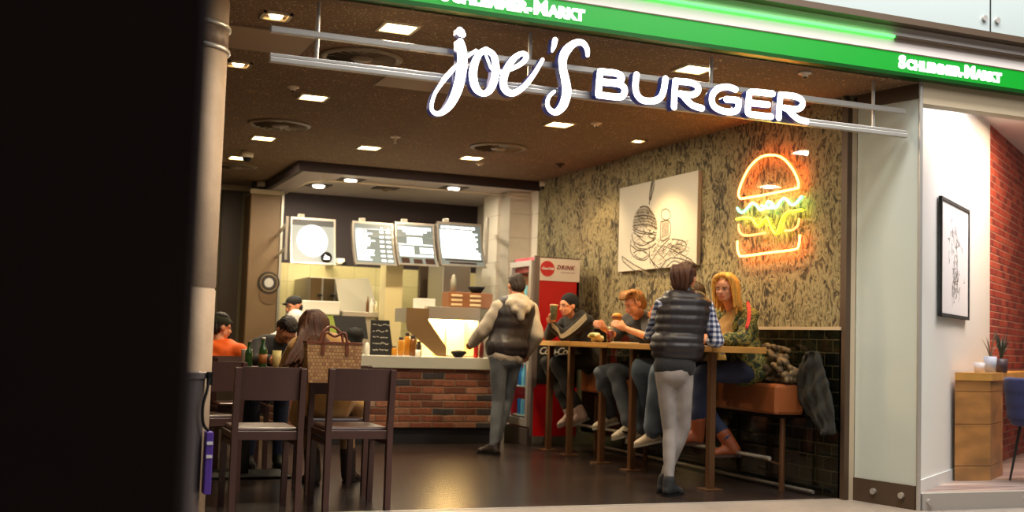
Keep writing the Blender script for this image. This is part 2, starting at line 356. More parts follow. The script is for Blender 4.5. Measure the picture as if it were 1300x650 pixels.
# stone column at the left of the shopfront
b = B(); ccx, ccy, cr = .72, 7.05, .26
prof = [(cr, 0), (cr, 1.355), (cr-.006, 1.36), (cr-.006, 1.37), (cr, 1.375), (cr, 2.77), (cr-.004, 2.775), (cr-.004, 2.9), (cr, 2.905), (cr, 4.2)]
o = st(build(b.lathe(prof, (ccx, ccy, 0), 40), 'column', M_conc, smooth=True))
build(B().lathe([(cr+.012, 2.765), (cr+.016, 2.77), (cr+.016, 2.785), (cr+.012, 2.79)], (ccx, ccy, 0), 40), 'steel_ring', M_alu, o, smooth=True)
build(B().lathe([(cr+.012, 2.905), (cr+.016, 2.91), (cr+.016, 2.925), (cr+.012, 2.93)], (ccx, ccy, 0), 40), 'steel_ring', M_alu, o, smooth=True)
build(B().lathe([(cr+.002, 2.79), (cr+.002, 2.905)], (ccx, ccy, 0), 40), 'mottled_band', mat('mottled_stone', (120, 96, 76), .6, var=.4, scale=20), o, smooth=True)
# dark column right beside the camera
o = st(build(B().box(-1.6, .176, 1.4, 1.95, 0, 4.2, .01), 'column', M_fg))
# shopfront frames at the right
st(build(B().box(5.69, 5.735, 7.2, 7.27, 0, 3.0), 'trim_4', M_brownm)); st(build(B().box(5.735, 5.78, 7.2, 7.27, 0, 3.0), 'trim_5', M_beige))
st(build(B().box(-.2, 5.69, 7.24, 7.27, 0, .004), 'trim_6', M_alu))
A_ = Vector((5.785, 7.2, 0)); C_ = Vector((5.895, 6.66, 0)); dn = (C_-A_).normalized(); nn = Vector((dn.y, -dn.x, 0))
if nn.x > 0: nn = -nn
def slab(p, q, th, z0, z1, b=None):
    b = b or B(); n = (q-p).normalized().cross(Vector((0, 0, 1)))*th
    return b.prism([p+Vector((0, 0, z0)), q+Vector((0, 0, z0)), q+n+Vector((0, 0, z0)), p+n+Vector((0, 0, z0))], (0, 0, z1-z0))
o = st(build(slab(A_, C_, -.03, .17, 2.98), 'window_1', M_offwh))
k = build(slab(A_+nn*.012, C_+nn*.012, -.05, 0, .17), 'kickplate', M_brownm, o)
for t in (.35, .8):
    p = A_.lerp(C_, t)+nn*.012+Vector((0, 0, .09)); build(B().cap(p, p+nn*.02, .022, n=16, flat=True), 'bolt', M_alu, o)
build(slab(A_+nn*.012, C_+nn*.012, -.06, 2.98, 3.1), 'header', M_brownm, o)
st(build(B().cap((5.9, 6.64, 0), (5.9, 6.64, 3.1), .016, flat=True), 'trim_7', M_alu))
# neighbour shop: glass front, header, floor, diagonal walls
o = st(build(B().box(5.92, 8.3, 6.645, 6.657, .12, 2.94), 'window_2', M_glass))
build(B().box(5.92, 9.4, 6.62, 6.68, 0, .12), 'bottom_rail', M_alu, o)
for x in (5.98, 6.9): build(B().cap((x, 6.62, .06), (x, 6.6, .06), .024, n=16, flat=True), 'bolt', M_alu, o)
build(B().box(5.9, 9.4, 6.63, 6.75, 2.94, 3.14), 'header', M_beige, o)
def nfloor():
    m = mat('striped_plank_floor', (150, 120, 116), .4); nt, b = nodes(m); tc = nt.nodes.new('ShaderNodeTexCoord'); mp = nt.nodes.new('ShaderNodeMapping')
    mp.inputs['Rotation'].default_value = (0, 0, .6); mp.inputs['Scale'].default_value = (.5, 14, 1); nt.links.new(tc.outputs['Object'], mp.inputs[0])
    w = nt.nodes.new('ShaderNodeTexNoise'); w.inputs['Scale'].default_value = 1.2; w.inputs['Detail'].default_value = 1; nt.links.new(mp.outputs[0], w.inputs['Vector'])
    r = ramp(nt, [(.3, (96, 72, 76)), (.45, (150, 122, 120)), (.6, (196, 172, 160))]); nt.links.new(w.outputs['Fac'], r.inputs[0]); nt.links.new(r.outputs[0], b.inputs['Base Color']); return m
st(build(B().box(5.91, 16, 6.7, 14, -.1, .002), 'floor', nfloor()))
WD = Vector((math.sin(math.radians(55)), math.cos(math.radians(55)), 0)); WN = Vector((WD.y, -WD.x, 0)); WA = Vector((6.68, 7.5, 0))
def atw(x, y, off=0.):
    d = RR*(x-650)+UU*(325-y)+FW*FPX; q = Vector((0, 0, CH)); return q+d*((WA+WN*off-q).dot(WN)/d.dot(WN))
WB = atw(1257, 158); NZ = WB.z; WB.z = 0
def wall_along(p, q, z0, z1, th, name, m):
    b = B().box(0, (q-p).length, 0, th, z0, z1); o = build(b, name, m, origin=(0, 0, 0)); o.location = p; o.rotation_euler = (0, 0, math.atan2(WD.y, WD.x)); ORG[o.name] = p; return st(o)
wall_along(WA-WD*.95, WB, 0, NZ+.02, .1, 'wall_neighbour', M_white); wall_along(WB, WB+WD*6, 0, NZ+.02, .1, 'wall_neighbour_brick', M_redbrick)
wall_along(WA-WD*.9-Vector((0,0,0)), WB, 0, .1, .1, 'baseboard_neighbour', mat('baseboard_white', (216, 212, 214), .4)).location += WN*.015
st(build(B().box(5.91, 16, 6.76, 14, NZ, NZ+.06), 'ceiling', M_pinkc))
# mall side: balustrade above the fascia
b = B(); 
o = st(build(B().box(-2, 12, 6.5, 6.56, 3.5, 4.6), 'balustrade', M_balu))
for px in (996, 1257):
    X = at(px, 20, Y=6.5).x; build(B().box(X-.004, X+.004, 6.494, 6.5, 3.5, 4.6), 'panel_joint', M_blackm, o)
    for dx in (-.062, .062): build(B().cap((X+dx, 6.5, 3.6), (X+dx, 6.48, 3.6), .022, n=16, flat=True), 'bolt', M_alu, o)
build(B().box(-2, 12, 6.47, 6.58, 3.455, 3.5), 'dark_rail', M_brownm, o)
# ------------------------------------------------------------------ green lightbox fascia
fs = root('fascia_sign', (4.5, 6.6, 3.1), 'long green lightbox fascia with white lettering above the restaurant front', 'sign')
FY = 6.55
build(B().box(-1, 11, FY, 6.64, 3.125, 3.262), 'green_panel', M_green, fs)
build(B().box(-1, 11, FY, 6.64, 3.098, 3.125), 'underside_rail', mat('dark_green_metal', (24, 84, 30), .3, .5), fs)
build(B().box(-1, 11, FY-.005, 6.64, 3.262, 3.27), 'edge_strip', M_brownm, fs)
build(B().box(-1, 11, FY+.02, 6.64, 3.27, 3.455), 'white_strip', M_fasc, fs)
xe = at(1138, 50, Y=FY-.02).x
build(B().cap((-1, FY-.0, 3.375), (xe, FY-.0, 3.375), .01, flat=True), 'green_light_tube', M_greentube, fs)
build(B().cap((xe+.01, FY-.0, 3.37), (11, FY-.0, 3.37), .016, flat=True), 'tube_cover', M_brownm, fs)
for px in (1141, 557):
    p = at(px, 50, Y=FY); x = p.x
    def small_caps(x, words):
        bb = B()
        for w in words:
            t = text_b(w[0], .125, (x, FY-.004, 3.155), (1, 0, 0), (0, 0, 1), .008, .006); bb.add(t.v, t.f); x = max(v[0] for v in t.v)+.008
            t = text_b(w[1:], .094, (x, FY-.004, 3.155), (1, 0, 0), (0, 0, 1), .008, .006, spacing=1.02); bb.add(t.v, t.f); x = max(v[0] for v in t.v)+.008
        return bb
    bb = small_caps(x, ['SCHLEMMER-', 'MARKT']); x1 = max(v[0] for v in bb.v); xw = at(1271 if px > 1000 else 741, 60, Y=FY).x
    k = (xw-x)/(x1-x); bb.v = [(x+(v[0]-x)*k, v[1], v[2]) for v in bb.v]
    build(bb, 'lettering', M_grlet, fs)
# ------------------------------------------------------------------ joe's BURGER sign
sg = root('illuminated_sign', (3.6, 6.72, 2.5), "white illuminated channel letter sign joe's BURGER on two metal rails", 'sign')
RY = 6.72
ra, rb_ = at(343, 35, Y=RY), at(1148, 140, Y=RY); rc, rd = at(342, 73, Y=RY), at(1150, 172, Y=RY)
build(B().box(ra.x, rb_.x, RY-.02, RY+.02, 2.865, 2.905, .006), 'rail', M_alu, sg)
b = B().box(rc.x, rd.x, RY-.025, RY+.02, 2.69, 2.72, .004).box(rc.x, rd.x, RY-.02, RY+.02, 2.722, 2.742, .003); build(b, 'rail', M_alu, sg)
for px in (401, 672, 903, 1109):
    x = at(px, 90, Y=RY+.028).x; build(B().cap((x, RY+.028, 2.70), (x, RY+.028, 3.09), .013, flat=True), 'rod', M_alu, sg)
b = B().box(at(757, 100, Y=RY).x, at(1022, 100, Y=RY).x, RY-.03, RY-.022, 2.742, 2.862); pass
LY = 6.60
M_side = mat('letter_side_blue', (40, 50, 110), .4, emit=(50, 64, 150), es=.12)
def z4(l): return [(at(530+u/4.642, 20+v/4.642, Y=LY), w/4.642*.0041) for u, v, w in l]
def z5(l, w=20): return [(at(740+u/4.333, 70+v/4.333, Y=LY), w/4.333*.0047) for u, v in l]
def letter(name, strokes):
    b = B(); f = B()
    for s, n in strokes:
        ribbon(b, [(p+Vector((0, .004, 0)), w) for p, w in s], (0, -1, 0), .06, n); ribbon(f, s, (0, -1, 0), .004, n)
    o = build(b, name, M_side, sg); build(f, 'lit_face', M_wlet, o)
letter('letter_j', [(z4([(254, 152, 24), (262, 200, 34), (264, 280, 36), (250, 380, 36), (230, 450, 34), (195, 520, 28), (150, 568, 19), (108, 575, 15), (84, 550, 13), (88, 505, 12), (108, 450, 12), (150, 390, 13), (200, 330, 14), (245, 280, 11), (300, 235, 12), (345, 205, 12)]), 6),
                    (z4([(250, 84, 22), (257, 98, 31), (268, 110, 22)]), 4)])
letter('letter_o', [(z4([(405, 200, 20), (365, 225, 22), (335, 290, 28), (328, 360, 30), (345, 425, 28), (385, 458, 20), (425, 440, 24), (453, 380, 27), (462, 300, 27), (448, 232, 23), (405, 200, 20)]), 6),
                    (z4([(395, 205, 10), (415, 260, 9), (440, 315, 9), (490, 325, 11)]), 5)])
letter('letter_e', [(z4([(480, 335, 11), (550, 315, 14), (615, 280, 17), (643, 240, 19), (620, 222, 17), (570, 250, 21), (525, 320, 26), (506, 390, 28), (522, 440, 26), (568, 455, 22), (630, 415, 19), (690, 340, 16), (738, 258, 13)]), 6)])
letter('apostrophe', [(z4([(812, 142, 20), (805, 175, 18), (795, 208, 9)]), 5)])
letter('letter_s', [(z4([(1003, 232, 15), (1000, 195, 19), (975, 160, 22), (930, 160, 24), (882, 200, 32), (858, 250, 32), (858, 310, 30), (873, 380, 32), (880, 450, 34), (860, 525, 32), (818, 568, 23), (780, 552, 18), (766, 515, 15), (778, 475, 13), (808, 445, 11)]), 6)])
letter('letter_b', [(z5([(97, 90), (90, 150), (86, 218)]), 3), (z5([(97, 90), (175, 98), (208, 112), (212, 135), (180, 152), (110, 148)]), 5), (z5([(110, 148), (195, 158), (228, 180), (226, 215), (195, 230), (86, 218)]), 5)])
letter('letter_u', [(z5([(296, 108), (290, 165), (298, 215), (330, 247), (385, 252), (425, 235), (445, 195), (455, 130)]), 5)])
letter('letter_r', [(z5([(510, 143), (505, 210), (502, 285)]), 3), (z5([(510, 143), (590, 150), (630, 170), (632, 200), (600, 218), (535, 212)]), 5), (z5([(545, 215), (580, 255), (610, 278), (655, 292)]), 5)])
letter('letter_g', [(z5([(840, 188), (800, 175), (755, 180), (722, 205), (710, 240), (722, 280), (765, 305), (815, 312), (850, 300), (858, 255), (850, 248), (790, 243)]), 5)])
letter('letter_e', [(z5([(1045, 212), (960, 203), (922, 205), (915, 225), (908, 300), (915, 322), (960, 330), (1036, 338)]), 5), (z5([(915, 262), (1020, 272)]), 3)])
letter('letter_r', [(z5([(1088, 218), (1082, 280), (1078, 345)]), 3), (z5([(1088, 218), (1165, 226), (1205, 248), (1207, 278), (1178, 297), (1110, 290)]), 5), (z5([(1125, 295), (1158, 330), (1188, 352), (1230, 364)]), 5)])
# ------------------------------------------------------------------ ceiling fixtures
M_panel = mat('lit_warm_panel', (255, 246, 220), .4, emit=(255, 222, 158), es=16.)
M_dl = mat('lit_white_lens', (255, 255, 250), .4, emit=(255, 240, 214), es=16.)
M_fix = mat('cream_fixture', (190, 172, 140), .4)
LG = 'square recessed ceiling lights'
def sq_light(x, y, s, label, src=None):
    if src is not None: return dup(src, (x, y, CZ), label, LG)
    t = root('ceiling_light', (x, y, CZ), label, 'ceiling light', LG); f = s/2+.02
    b = B().box(x-f, x+f, y-f, y-s/2, CZ-.012, CZ).box(x-f, x+f, y+s/2, y+f, CZ-.012, CZ).box(x-f, x-s/2, y-s/2, y+s/2, CZ-.012, CZ).box(x+s/2, x+f, y-s/2, y+s/2, CZ-.012, CZ)
    build(b, 'frame', M_fix, t); build(B().box(x-s/2, x+s/2, y-s/2, y+s/2, CZ-.006, CZ-.001), 'diffuser', M_panel, t); return t
L0 = sq_light(2.04, 7.05, .2, 'square ceiling light nearest the front, left of the joe letters')
for x, y, l in [(2.04, 9.5, 'square ceiling light under the left end of the sign rails'), (2.04, 11.79, 'square ceiling light just in front of the left round air vent by the column'),
                (2.04, 13.3, 'square ceiling light beside the white camera dome at far left'), (3.14, 11.76, 'square ceiling light beside the small T shaped sprinkler'),
                (4.3, 11.79, 'square ceiling light in front of the dark kitchen bulkhead, behind the right round vent'), (4.3, 9.5, 'square ceiling light directly under the letter s of the sign'),
                (4.24, 7.07, 'square ceiling light nearest the front, above the letters U and R')]: sq_light(x, y, .2, l, L0)
def spot(x, y, label, s=.09, m=M_dl):
    t = root('spotlight', (x, y, CZ), label, 'spotlight', 'small recessed spotlights'); f = s
    b = B().box(x-f, x+f, y-f, y-f+.02, CZ-.015, CZ).box(x-f, x+f, y+f-.02, y+f, CZ-.015, CZ).box(x-f, x-f+.02, y-f, y+f, CZ-.015, CZ).box(x+f-.02, x+f, y-f, y+f, CZ-.015, CZ)
    build(b, 'frame', M_fix, t); build(B().lathe([(.0, CZ-.02), (.035, CZ-.018), (.045, CZ-.001)], (x, y, 0), 16), 'bulb', M_panel, t, smooth=True)
spot(1.28, 7.15, 'small square gimbal spotlight above the left end of the upper sign rail'); spot(1.28, 8.6, 'small square gimbal spotlight beside the stone column'); spot(5.3, 9.86, 'small square spotlight over the bar table near the wall', .07)
M_vent = mat('vent_grey', (120, 104, 84), .45, .2); M_ventd = mat('vent_dark', (34, 24, 16), .6)
def vent(x, y, r, label, z=CZ):
    t = root('air_vent', (x, y, z), label, 'air vent', 'round ceiling air vents')
    build(B().lathe([(r-.045, z-.004), (r-.03, z-.022), (r, z-.012), (r+.01, z-.001), (r-.04, z-.001)], (x, y, 0), 36), 'ring', M_vent, t, smooth=True)
    build(B().lathe([(0, z-.004), (r-.04, z-.003), (r-.04, z-.001), (0, z-.001)], (x, y, 0), 36), 'throat', M_ventd, t)
    b = B()
    for k in range(20):
        a = 2*PI*k/20; c = Vector((math.cos(a), math.sin(a), 0)); n = Vector((-c.y, c.x, 0))
        b.prism([Vector((x, y, z-.006))+c*.09, Vector((x, y, z-.006))+c*(r-.045), Vector((x, y, z-.02))+c*(r-.045)+n*.02, Vector((x, y, z-.02))+c*.09+n*.012], (0, 0, .002))
    build(b, 'swirl_blades', M_vent, t); build(B().lathe([(0, z-.03), (.07, z-.024), (.09, z-.006)], (x, y, 0), 20), 'hub', M_vent, t, smooth=True)
vent(2.04, 7.95, .29, 'round swirl air vent behind the left end of the sign rails'); vent(2.04, 10.93, .29, 'round swirl air vent right of the stone column, between two lights')
vent(4.3, 11.0, .29, 'round swirl air vent below the letter s, right of centre'); vent(2.1, 14.0, .26, 'darker round air vent at the far left ceiling corner')
M_kfix = mat('kitchen_fixture_dark', (60, 52, 48), .5, .3)
for i, (x, y, l) in enumerate([(3.42, 13.6, 'round kitchen downlight left of the menu boards in a square plate'), (3.2, 14.35, 'round kitchen downlight over the single hanging screen'), (4.72, 13.55, 'round kitchen downlight above the right menu board')]):
    t = root('kitchen_downlight', (x, y, KZ), l, 'downlight', 'kitchen downlights')
    build(B().box(x-.15, x+.15, y-.15, y+.15, KZ-.008, KZ), 'plate', M_kfix, t)
    build(B().lathe([(.0, KZ-.035), (.06, KZ-.03), (.075, KZ-.008)], (x, y, 0), 20), 'lens', M_dl, t, smooth=True)
t = root('air_vent', (4.0, 14.1, KZ), 'small square vent plate in the kitchen ceiling', 'air vent'); build(B().box(3.85, 4.15, 13.97, 14.23, KZ-.01, KZ), 'plate', M_kfix, t)
build(B().lathe([(0, KZ-.05), (.03, KZ-.04), (.09, KZ-.01)], (4.0, 14.1, 0), 20), 'nozzle', M_vent, t, smooth=True)
M_hatch = mat('access_panel_tan', (150, 124, 98), .6)
def hatch(px, y0, x0, x1, yy0, yy1, label):
    t = root('ceiling_access_panel', ((x0+x1)/2, (yy0+yy1)/2, CZ), label, 'panel'); build(B().box(x0, x1, yy0, yy1, CZ-.012, CZ, .003), 'panel', M_hatch, t)
    build(B().box(x0-.01, x1+.01, yy0-.01, yy1+.01, CZ-.004, CZ), 'rim', M_vent, t)
h0 = at(395, 52, Z=CZ); h1 = at(300, 68, Z=CZ)
hatch(0, 0, 1.05, 1.62, 7.5, 8.1, 'tan ceiling access panel between the two rails at the far left'); h0 = at(480, 100, Z=CZ); hatch(0, 0, 2.35, 3.5, 8.25, 8.75, 'long tan ceiling access panel behind the joe letters')
# sprinklers, smoke detectors and cameras
M_det = mat('detector_white', (214, 200, 176), .4)
for px, py, l, k in [(372, 110, 'small white detector disc between the ceiling lights near the left vent', 0), (1022, 92, 'small white detector with dark centre, right of the green light', 0), (502, 171, 'T shaped sprinkler head hanging beside a square light', 1), (609, 207, 'tiny round sensor beside the light in front of the kitchen', 0), (757, 156, 'small brass sprinkler rosette right of the letter s light', 0), (711, 208, 'dark round sensor near the kitchen corner', 2)]:
    p = at(px, py, Z=CZ); x, y = p.x, p.y; t = root('sprinkler' if k == 1 else 'detector', (x, y, CZ), l, 'sprinkler' if k == 1 else 'detector')
    if k == 1: build(B().cap((x, y, CZ-.09), (x, y, CZ), .012, flat=True), 'stem', M_det, t); build(B().lathe([(.05, CZ-.03), (.055, CZ-.022), (.02, CZ-.015)], (x, y, 0), 16), 'deflector', M_det, t)
    else: m = M_ventd if k == 2 else M_det; build(B().lathe([(0, CZ-.035), (.02, CZ-.03), (.03, CZ-.012), (.05, CZ-.01), (.05, CZ)], (x, y, 0), 18), 'dome', m, t, smooth=True); build(B().lathe([(0, CZ-.045), (.012, CZ-.04), (.012, CZ-.03)], (x, y, 0), 10), 'sensor', M_ventd, t)
for (x, y, z, l) in [(at(314, 192, Z=CZ).x, at(314, 192, Z=CZ).y, CZ, 'white security camera dome near the square light by the column'), (at(325, 236, Z=CZ).x-.0, 15.3, CZ, 'small white sensor box at the end of the dark bulkhead'), (at(692, 226, Y=KF-.12).x, KF-.12, CZ, 'white security camera dome at the right end of the dark bulkhead')]:
    t = root('security_camera', (x, y, z), l, 'camera'); build(B().lathe([(.06, z-.07), (.07, z-.05), (.07, z)], (x, y, 0), 18), 'housing', M_det, t, smooth=True)
    build(B().lathe([(0, z-.12), (.03, z-.112), (.048, z-.09), (.052, z-.07)], (x, y, 0), 18), 'dome', M_black, t, smooth=True)
# thin pipe under the bulkhead
pp = [(2.91, KB-.17, KZ-.06), (2.9, 13.6, KZ-.08), (3.0, KF+.1, KZ-.09), (3.4, KF+.02, KZ-.09), (5.6, KF+.02, KZ-.09)]
t = root('ceiling_pipe', (4.2, KF, KZ-.1), 'thin pale pipe hanging under the dark kitchen bulkhead', 'pipe'); build(B().tube(pp, .009), 'pipe', M_beige, t)
for x in (3.0, 4.1, 5.3): build(B().cap((x, KF+.05, KZ-.09), (x, KF+.05, KZ), .005, flat=True), 'hanger', M_beige, t)
# ------------------------------------------------------------------ canvas print
cv = root('canvas_print', (5.66, 10.2, 1.85), 'white canvas with a pencil drawing of a burger, knife and fries', 'picture')
X0 = 5.655
c00, c10, c11, c01 = at(784, 352, X=X0), at(884, 334, X=X0), at(886, 217, X=X0), at(787, 240, X=X0)
build(B().box(X0, 5.7, c10.y, c00.y, 1.87, 2.76, .004), 'canvas', mat('canvas_white', (196, 192, 180), .8, bump=.05, bscale=300), cv)
M_ink = mat('graphite', (70, 62, 52), .9); M_ink2 = mat('graphite_light', (140, 128, 108), .9)
ib = B(); lb = B()
def zc(u, v): return at(770+u/4.333, 210+v/4.333, X=X0-.0005)
def ink(l, w=.006, b=None, n=5):
    ribbon(ib if b is None else b, [(zc(u, v), w) for u, v in l], (-1, 0, 0), .0008, n)
rnd = random.Random(3)
for i in range(14):      # domed bun, filled with pencil rows
    t = i/13; y = 230+t*110; w = 66*math.sqrt(max(0, 1-((335-y)/115)**2))
    ink([(212-w, y+w*.02), (212-w*.3, y-5), (212+w*.4, y-2), (212+w, y+8+w*.1)], .0045 if i % 3 else .007, lb if i % 2 else None)
for i in range(150):
    a = rnd.uniform(-1, 1); y = rnd.uniform(245, 365); w = 62*math.sqrt(max(0, 1-((335-min(y, 335))/115)**2)); ink([(212+a*w, y), (212+a*w+5, y+7)], .003)
for i in range(120):
    u = rnd.uniform(140, 270); v = rnd.uniform(385, 505); ink([(u, v), (u+rnd.uniform(-12, 12), v+rnd.uniform(-9, 9))], .0022, None if i % 2 else lb)
for i in range(140):
    u = rnd.uniform(245, 440); v = rnd.uniform(405, 575); 
    if v > 400+(440-u)*-.2 and v < 590-(u-245)*.25: ink([(u, v), (u+rnd.uniform(4, 22), v-rnd.uniform(4, 26))], .0022, None if i % 3 else lb)
for l in [[(145, 340), (180, 360), (240, 372), (275, 370)], [(145, 352), (185, 374), (275, 382)], [(150, 370), (195, 395), (215, 370), (270, 385)], [(140, 375), (150, 420), (205, 440), (272, 400)], [(170, 385), (215, 425), (262, 412)],
          [(135, 410), (132, 470), (160, 510), (205, 522), (232, 500), (235, 450)], [(150, 480), (185, 465), (225, 490), (195, 515), (155, 495)], [(135, 440), (180, 470), (235, 455), (272, 430)], [(228, 390), (250, 400), (268, 392)], [(150, 430), (175, 455), (220, 460)],
          [(85, 500), (150, 545), (235, 590)], [(92, 530), (150, 575), (215, 605)], [(85, 500), (92, 530)], [(235, 490), (245, 520), (300, 580)], [(236, 480), (240, 540)]]: ink(l, .0055)
for l in [[(262, 85), (258, 130), (242, 190)], [(250, 88), (238, 150), (236, 188)], [(256, 86), (246, 150), (239, 190)], [(252, 100), (244, 160)], [(236, 195), (235, 212)]]: ink(l, .008)
ink([(325, 238), (348, 255), (350, 285), (328, 300), (305, 288), (302, 255), (325, 238)], .005)
for k in range(9): ink([(305+k*4.5, 312), (303+k*4.6, 400-k*2)], .004)
ink([(298, 310), (345, 308), (348, 385), (300, 412), (298, 310)], .006)
for k in range(26):      # fries
    x = rnd.uniform(290, 420); y = rnd.uniform(395, 480); a = rnd.uniform(.4, 1.1); L = rnd.uniform(45, 95)
    dx, dy = math.cos(a)*L, math.sin(a)*L*.6*(1 if k % 3 else -1); ink([(x-dx/2, y-dy/2+30), (x+dx/2, y+dy/2+30)], .0032, None if k % 2 else lb)
for l in [[(250, 520), (300, 450), (350, 400)], [(280, 590), (350, 510), (460, 530)], [(310, 585), (370, 525), (430, 560)], [(360, 405), (430, 420), (432, 465), (400, 478)], [(370, 470), (465, 520), (470, 545)], [(245, 520), (290, 590), (330, 585)]]: ink(l, .0055)
for k in range(9): ink([(95+k*15, 512+k*9), (110+k*15, 545+k*7)], .003, lb)
build(ib, 'drawing', M_ink, cv); build(lb, 'drawing_shading', M_ink2, cv)
# ------------------------------------------------------------------ neon burger
nb = root('neon_sign', (5.64, 8.2, 1.88), 'neon burger sign with orange bun, green lettuce and yellow cheese on the wall', 'neon sign')
XN = 5.63
def zn(u, v): return at(920+u/4.067, 180+v/4.067, X=XN)
M_no = mat('neon_orange', (255, 190, 90), .3, emit=(255, 108, 40), es=32.); M_ng = mat('neon_green', (150, 255, 210), .3, emit=(50, 240, 150), es=14.)
M_ny = mat('neon_yellow', (255, 255, 120), .3, emit=(236, 240, 8), es=15.); M_nd = mat('neon_orange_dim', (255, 160, 90), .3, emit=(255, 110, 60), es=6.)
def neon(name, l, m, closed=False, r=.009):
    S = spline([tuple(zn(u, v)) for u, v in l], 6, closed); return build(B().tube(S, r, 8, closed), name, m, nb, smooth=True)
neon('bun_top_tube', [(75, 285), (72, 262), (90, 205), (130, 130), (185, 80), (245, 68), (300, 85), (350, 140), (378, 200), (380, 230), (372, 240), (300, 255), (200, 275), (100, 292), (84, 294)], M_no, True)
neon('lettuce_tube', [(64, 342), (80, 362), (100, 360), (140, 318), (165, 330), (185, 352), (210, 335), (225, 308), (245, 320), (262, 340), (285, 310), (310, 292), (345, 325), (370, 315), (392, 290), (400, 282)], M_ng)
neon('lettuce_tube', [(190, 330), (228, 342), (262, 338)], M_ng)
neon('cheese_tube', [(62, 400), (100, 392), (140, 398), (172, 435), (208, 400), (222, 395), (240, 440), (260, 472), (275, 460), (298, 395), (325, 365), (365, 356), (402, 352)], M_ny)
neon('patty_tube', [(72, 425), (74, 455), (92, 480), (130, 484), (210, 470)], M_nd); neon('patty_tube', [(310, 460), (350, 455), (378, 430), (384, 395)], M_nd)
neon('bun_bottom_tube', [(66, 512), (66, 555), (76, 585), (100, 590), (250, 570), (360, 556), (382, 535), (388, 480)], M_no)
y0, y1 = zn(420, 300).y, zn(45, 300).y
b = B(); 
for (u, v) in ((90, 240), (360, 230), (90, 560), (350, 540)): p = zn(u, v); b.cap(p+Vector((.0, 0, 0)), (5.7, p.y, p.z), .008, flat=True)
build(b, 'standoffs', M_alu, nb)
build(B().box(XN+.012, XN+.016, y0, y1, zn(200, 620).z, zn(240, 40).z), 'acrylic_plate', M_acry, nb)
# ------------------------------------------------------------------ bar tables and bench
M_oak = mat('golden_oak_top', (176, 126, 58), .45, var=.25, scale=5, stretch=(1, .12, 8)); M_legm = mat('bronze_leg', (104, 70, 44), .35, .5)
def bar_table(y0, y1, legs, label):
    t = root('bar_table', (5.08, (y0+y1)/2, 0), label, 'table', 'high oak bar tables by the wall')
    build(B().box(4.83, 5.33, y0, y1, 1.075, 1.125, .004), 'table_top', M_oak, t)
    for y in legs:
        b = B().box(4.93, 4.985, y-.028, y+.028, .012, 1.075, .004); o = build(b, 'leg', M_legm, t)
        build(B().box(4.88, 5.035, y-.075, y+.075, 0, .012, .003), 'foot_plate', M_legm, o)
    return t
bar_table(7.7, 9.46, [7.9, 9.2], 'high oak bar table nearest the front, with the woman in a vest leaning on it')
bar_table(9.47, 11.15, [9.8, 10.5, 11.0], 'high oak bar table at the back, beside the red drinks fridge')
M_leather = mat('tan_leather', (140, 78, 40), .38, var=.12, scale=5, bump=.08, bscale=60)
bn = root('upholstered_bench', (5.5, 9.4, 0), 'high tan leather bench along the tiled wall', 'bench')
ys = [7.66, 8.8, 9.98, 11.2]
for i in range(3): build(B().box(5.4, 5.67, ys[i]+.004, ys[i+1]-.004, .6, .84, .025), 'seat_cushion', M_leather, bn, smooth=False)
build(B().box(5.46, 5.66, 7.75, 11.1, .57, .6), 'seat_frame', M_black, bn)
for y in (7.76, 8.85, 9.98, 11.05): build(B().cap((5.53, y, 0), (5.53, y, .57), .024, n=14, flat=True), 'leg', M_legm, bn)
fr = B().cap((5.33, 7.64, .268), (5.33, 11.2, .258), .016, flat=True); build(fr, 'foot_rail', M_steel, bn, smooth=False)
for y in (7.76, 8.85, 9.98, 11.05): build(B().bar((5.33, y, .262), (5.53, y, .2), .014), 'rail_bracket', M_legm, bn)
build(B().cap((5.60, 7.45, .03), (5.60, 11.2, .03), .014, flat=True), 'floor_rail', M_steel, bn)
# ------------------------------------------------------------------ coats heaped on the bench and hanging off it
def cloth(name, rows, m, label, cat, thick=.03, seed=1, amp=.02, voxel=.012):
    rnd = random.Random(seed); t = root(name, tuple(Vector(rows[0][0])), label, cat); b = B()
    for i, row in enumerate(rows):
        for a, c in zip(row[:-1], row[1:]):
            b.cap(a, c, thick*rnd.uniform(.7, 1.25), thick*rnd.uniform(.7, 1.25), 8)
        if i:
            for a, c in zip(rows[i-1], row): b.cap(a, c, thick*rnd.uniform(.7, 1.2), thick*rnd.uniform(.7, 1.2), 8)
            for k in range(min(len(rows[i-1]), len(row))-1):
                b.cap(Vector(rows[i-1][k]).lerp(Vector(row[k+1]), .5), Vector(row[k]), thick, thick*.8, 8); b.cap(Vector(rows[i-1][k]), Vector(row[k+1]), thick*.9, thick*.8, 8)
    def d(V, N):
        s = np.sin(V[:, 1]*47+V[:, 2]*23+np.sin(V[:, 2]*19)*2)*np.cos(V[:, 0]*31+V[:, 2]*14); return V+N*(amp*s)[:, None]
    o = remesh(b, name+'_body', m, t, voxel, 3, .5, d); return t
M_coat = mat('dark_olive_cloth', (28, 27, 20), .9, var=.3, scale=12); M_coat2 = mat('brown_quilted_coat', (96, 78, 50), .7, var=.7, scale=22)
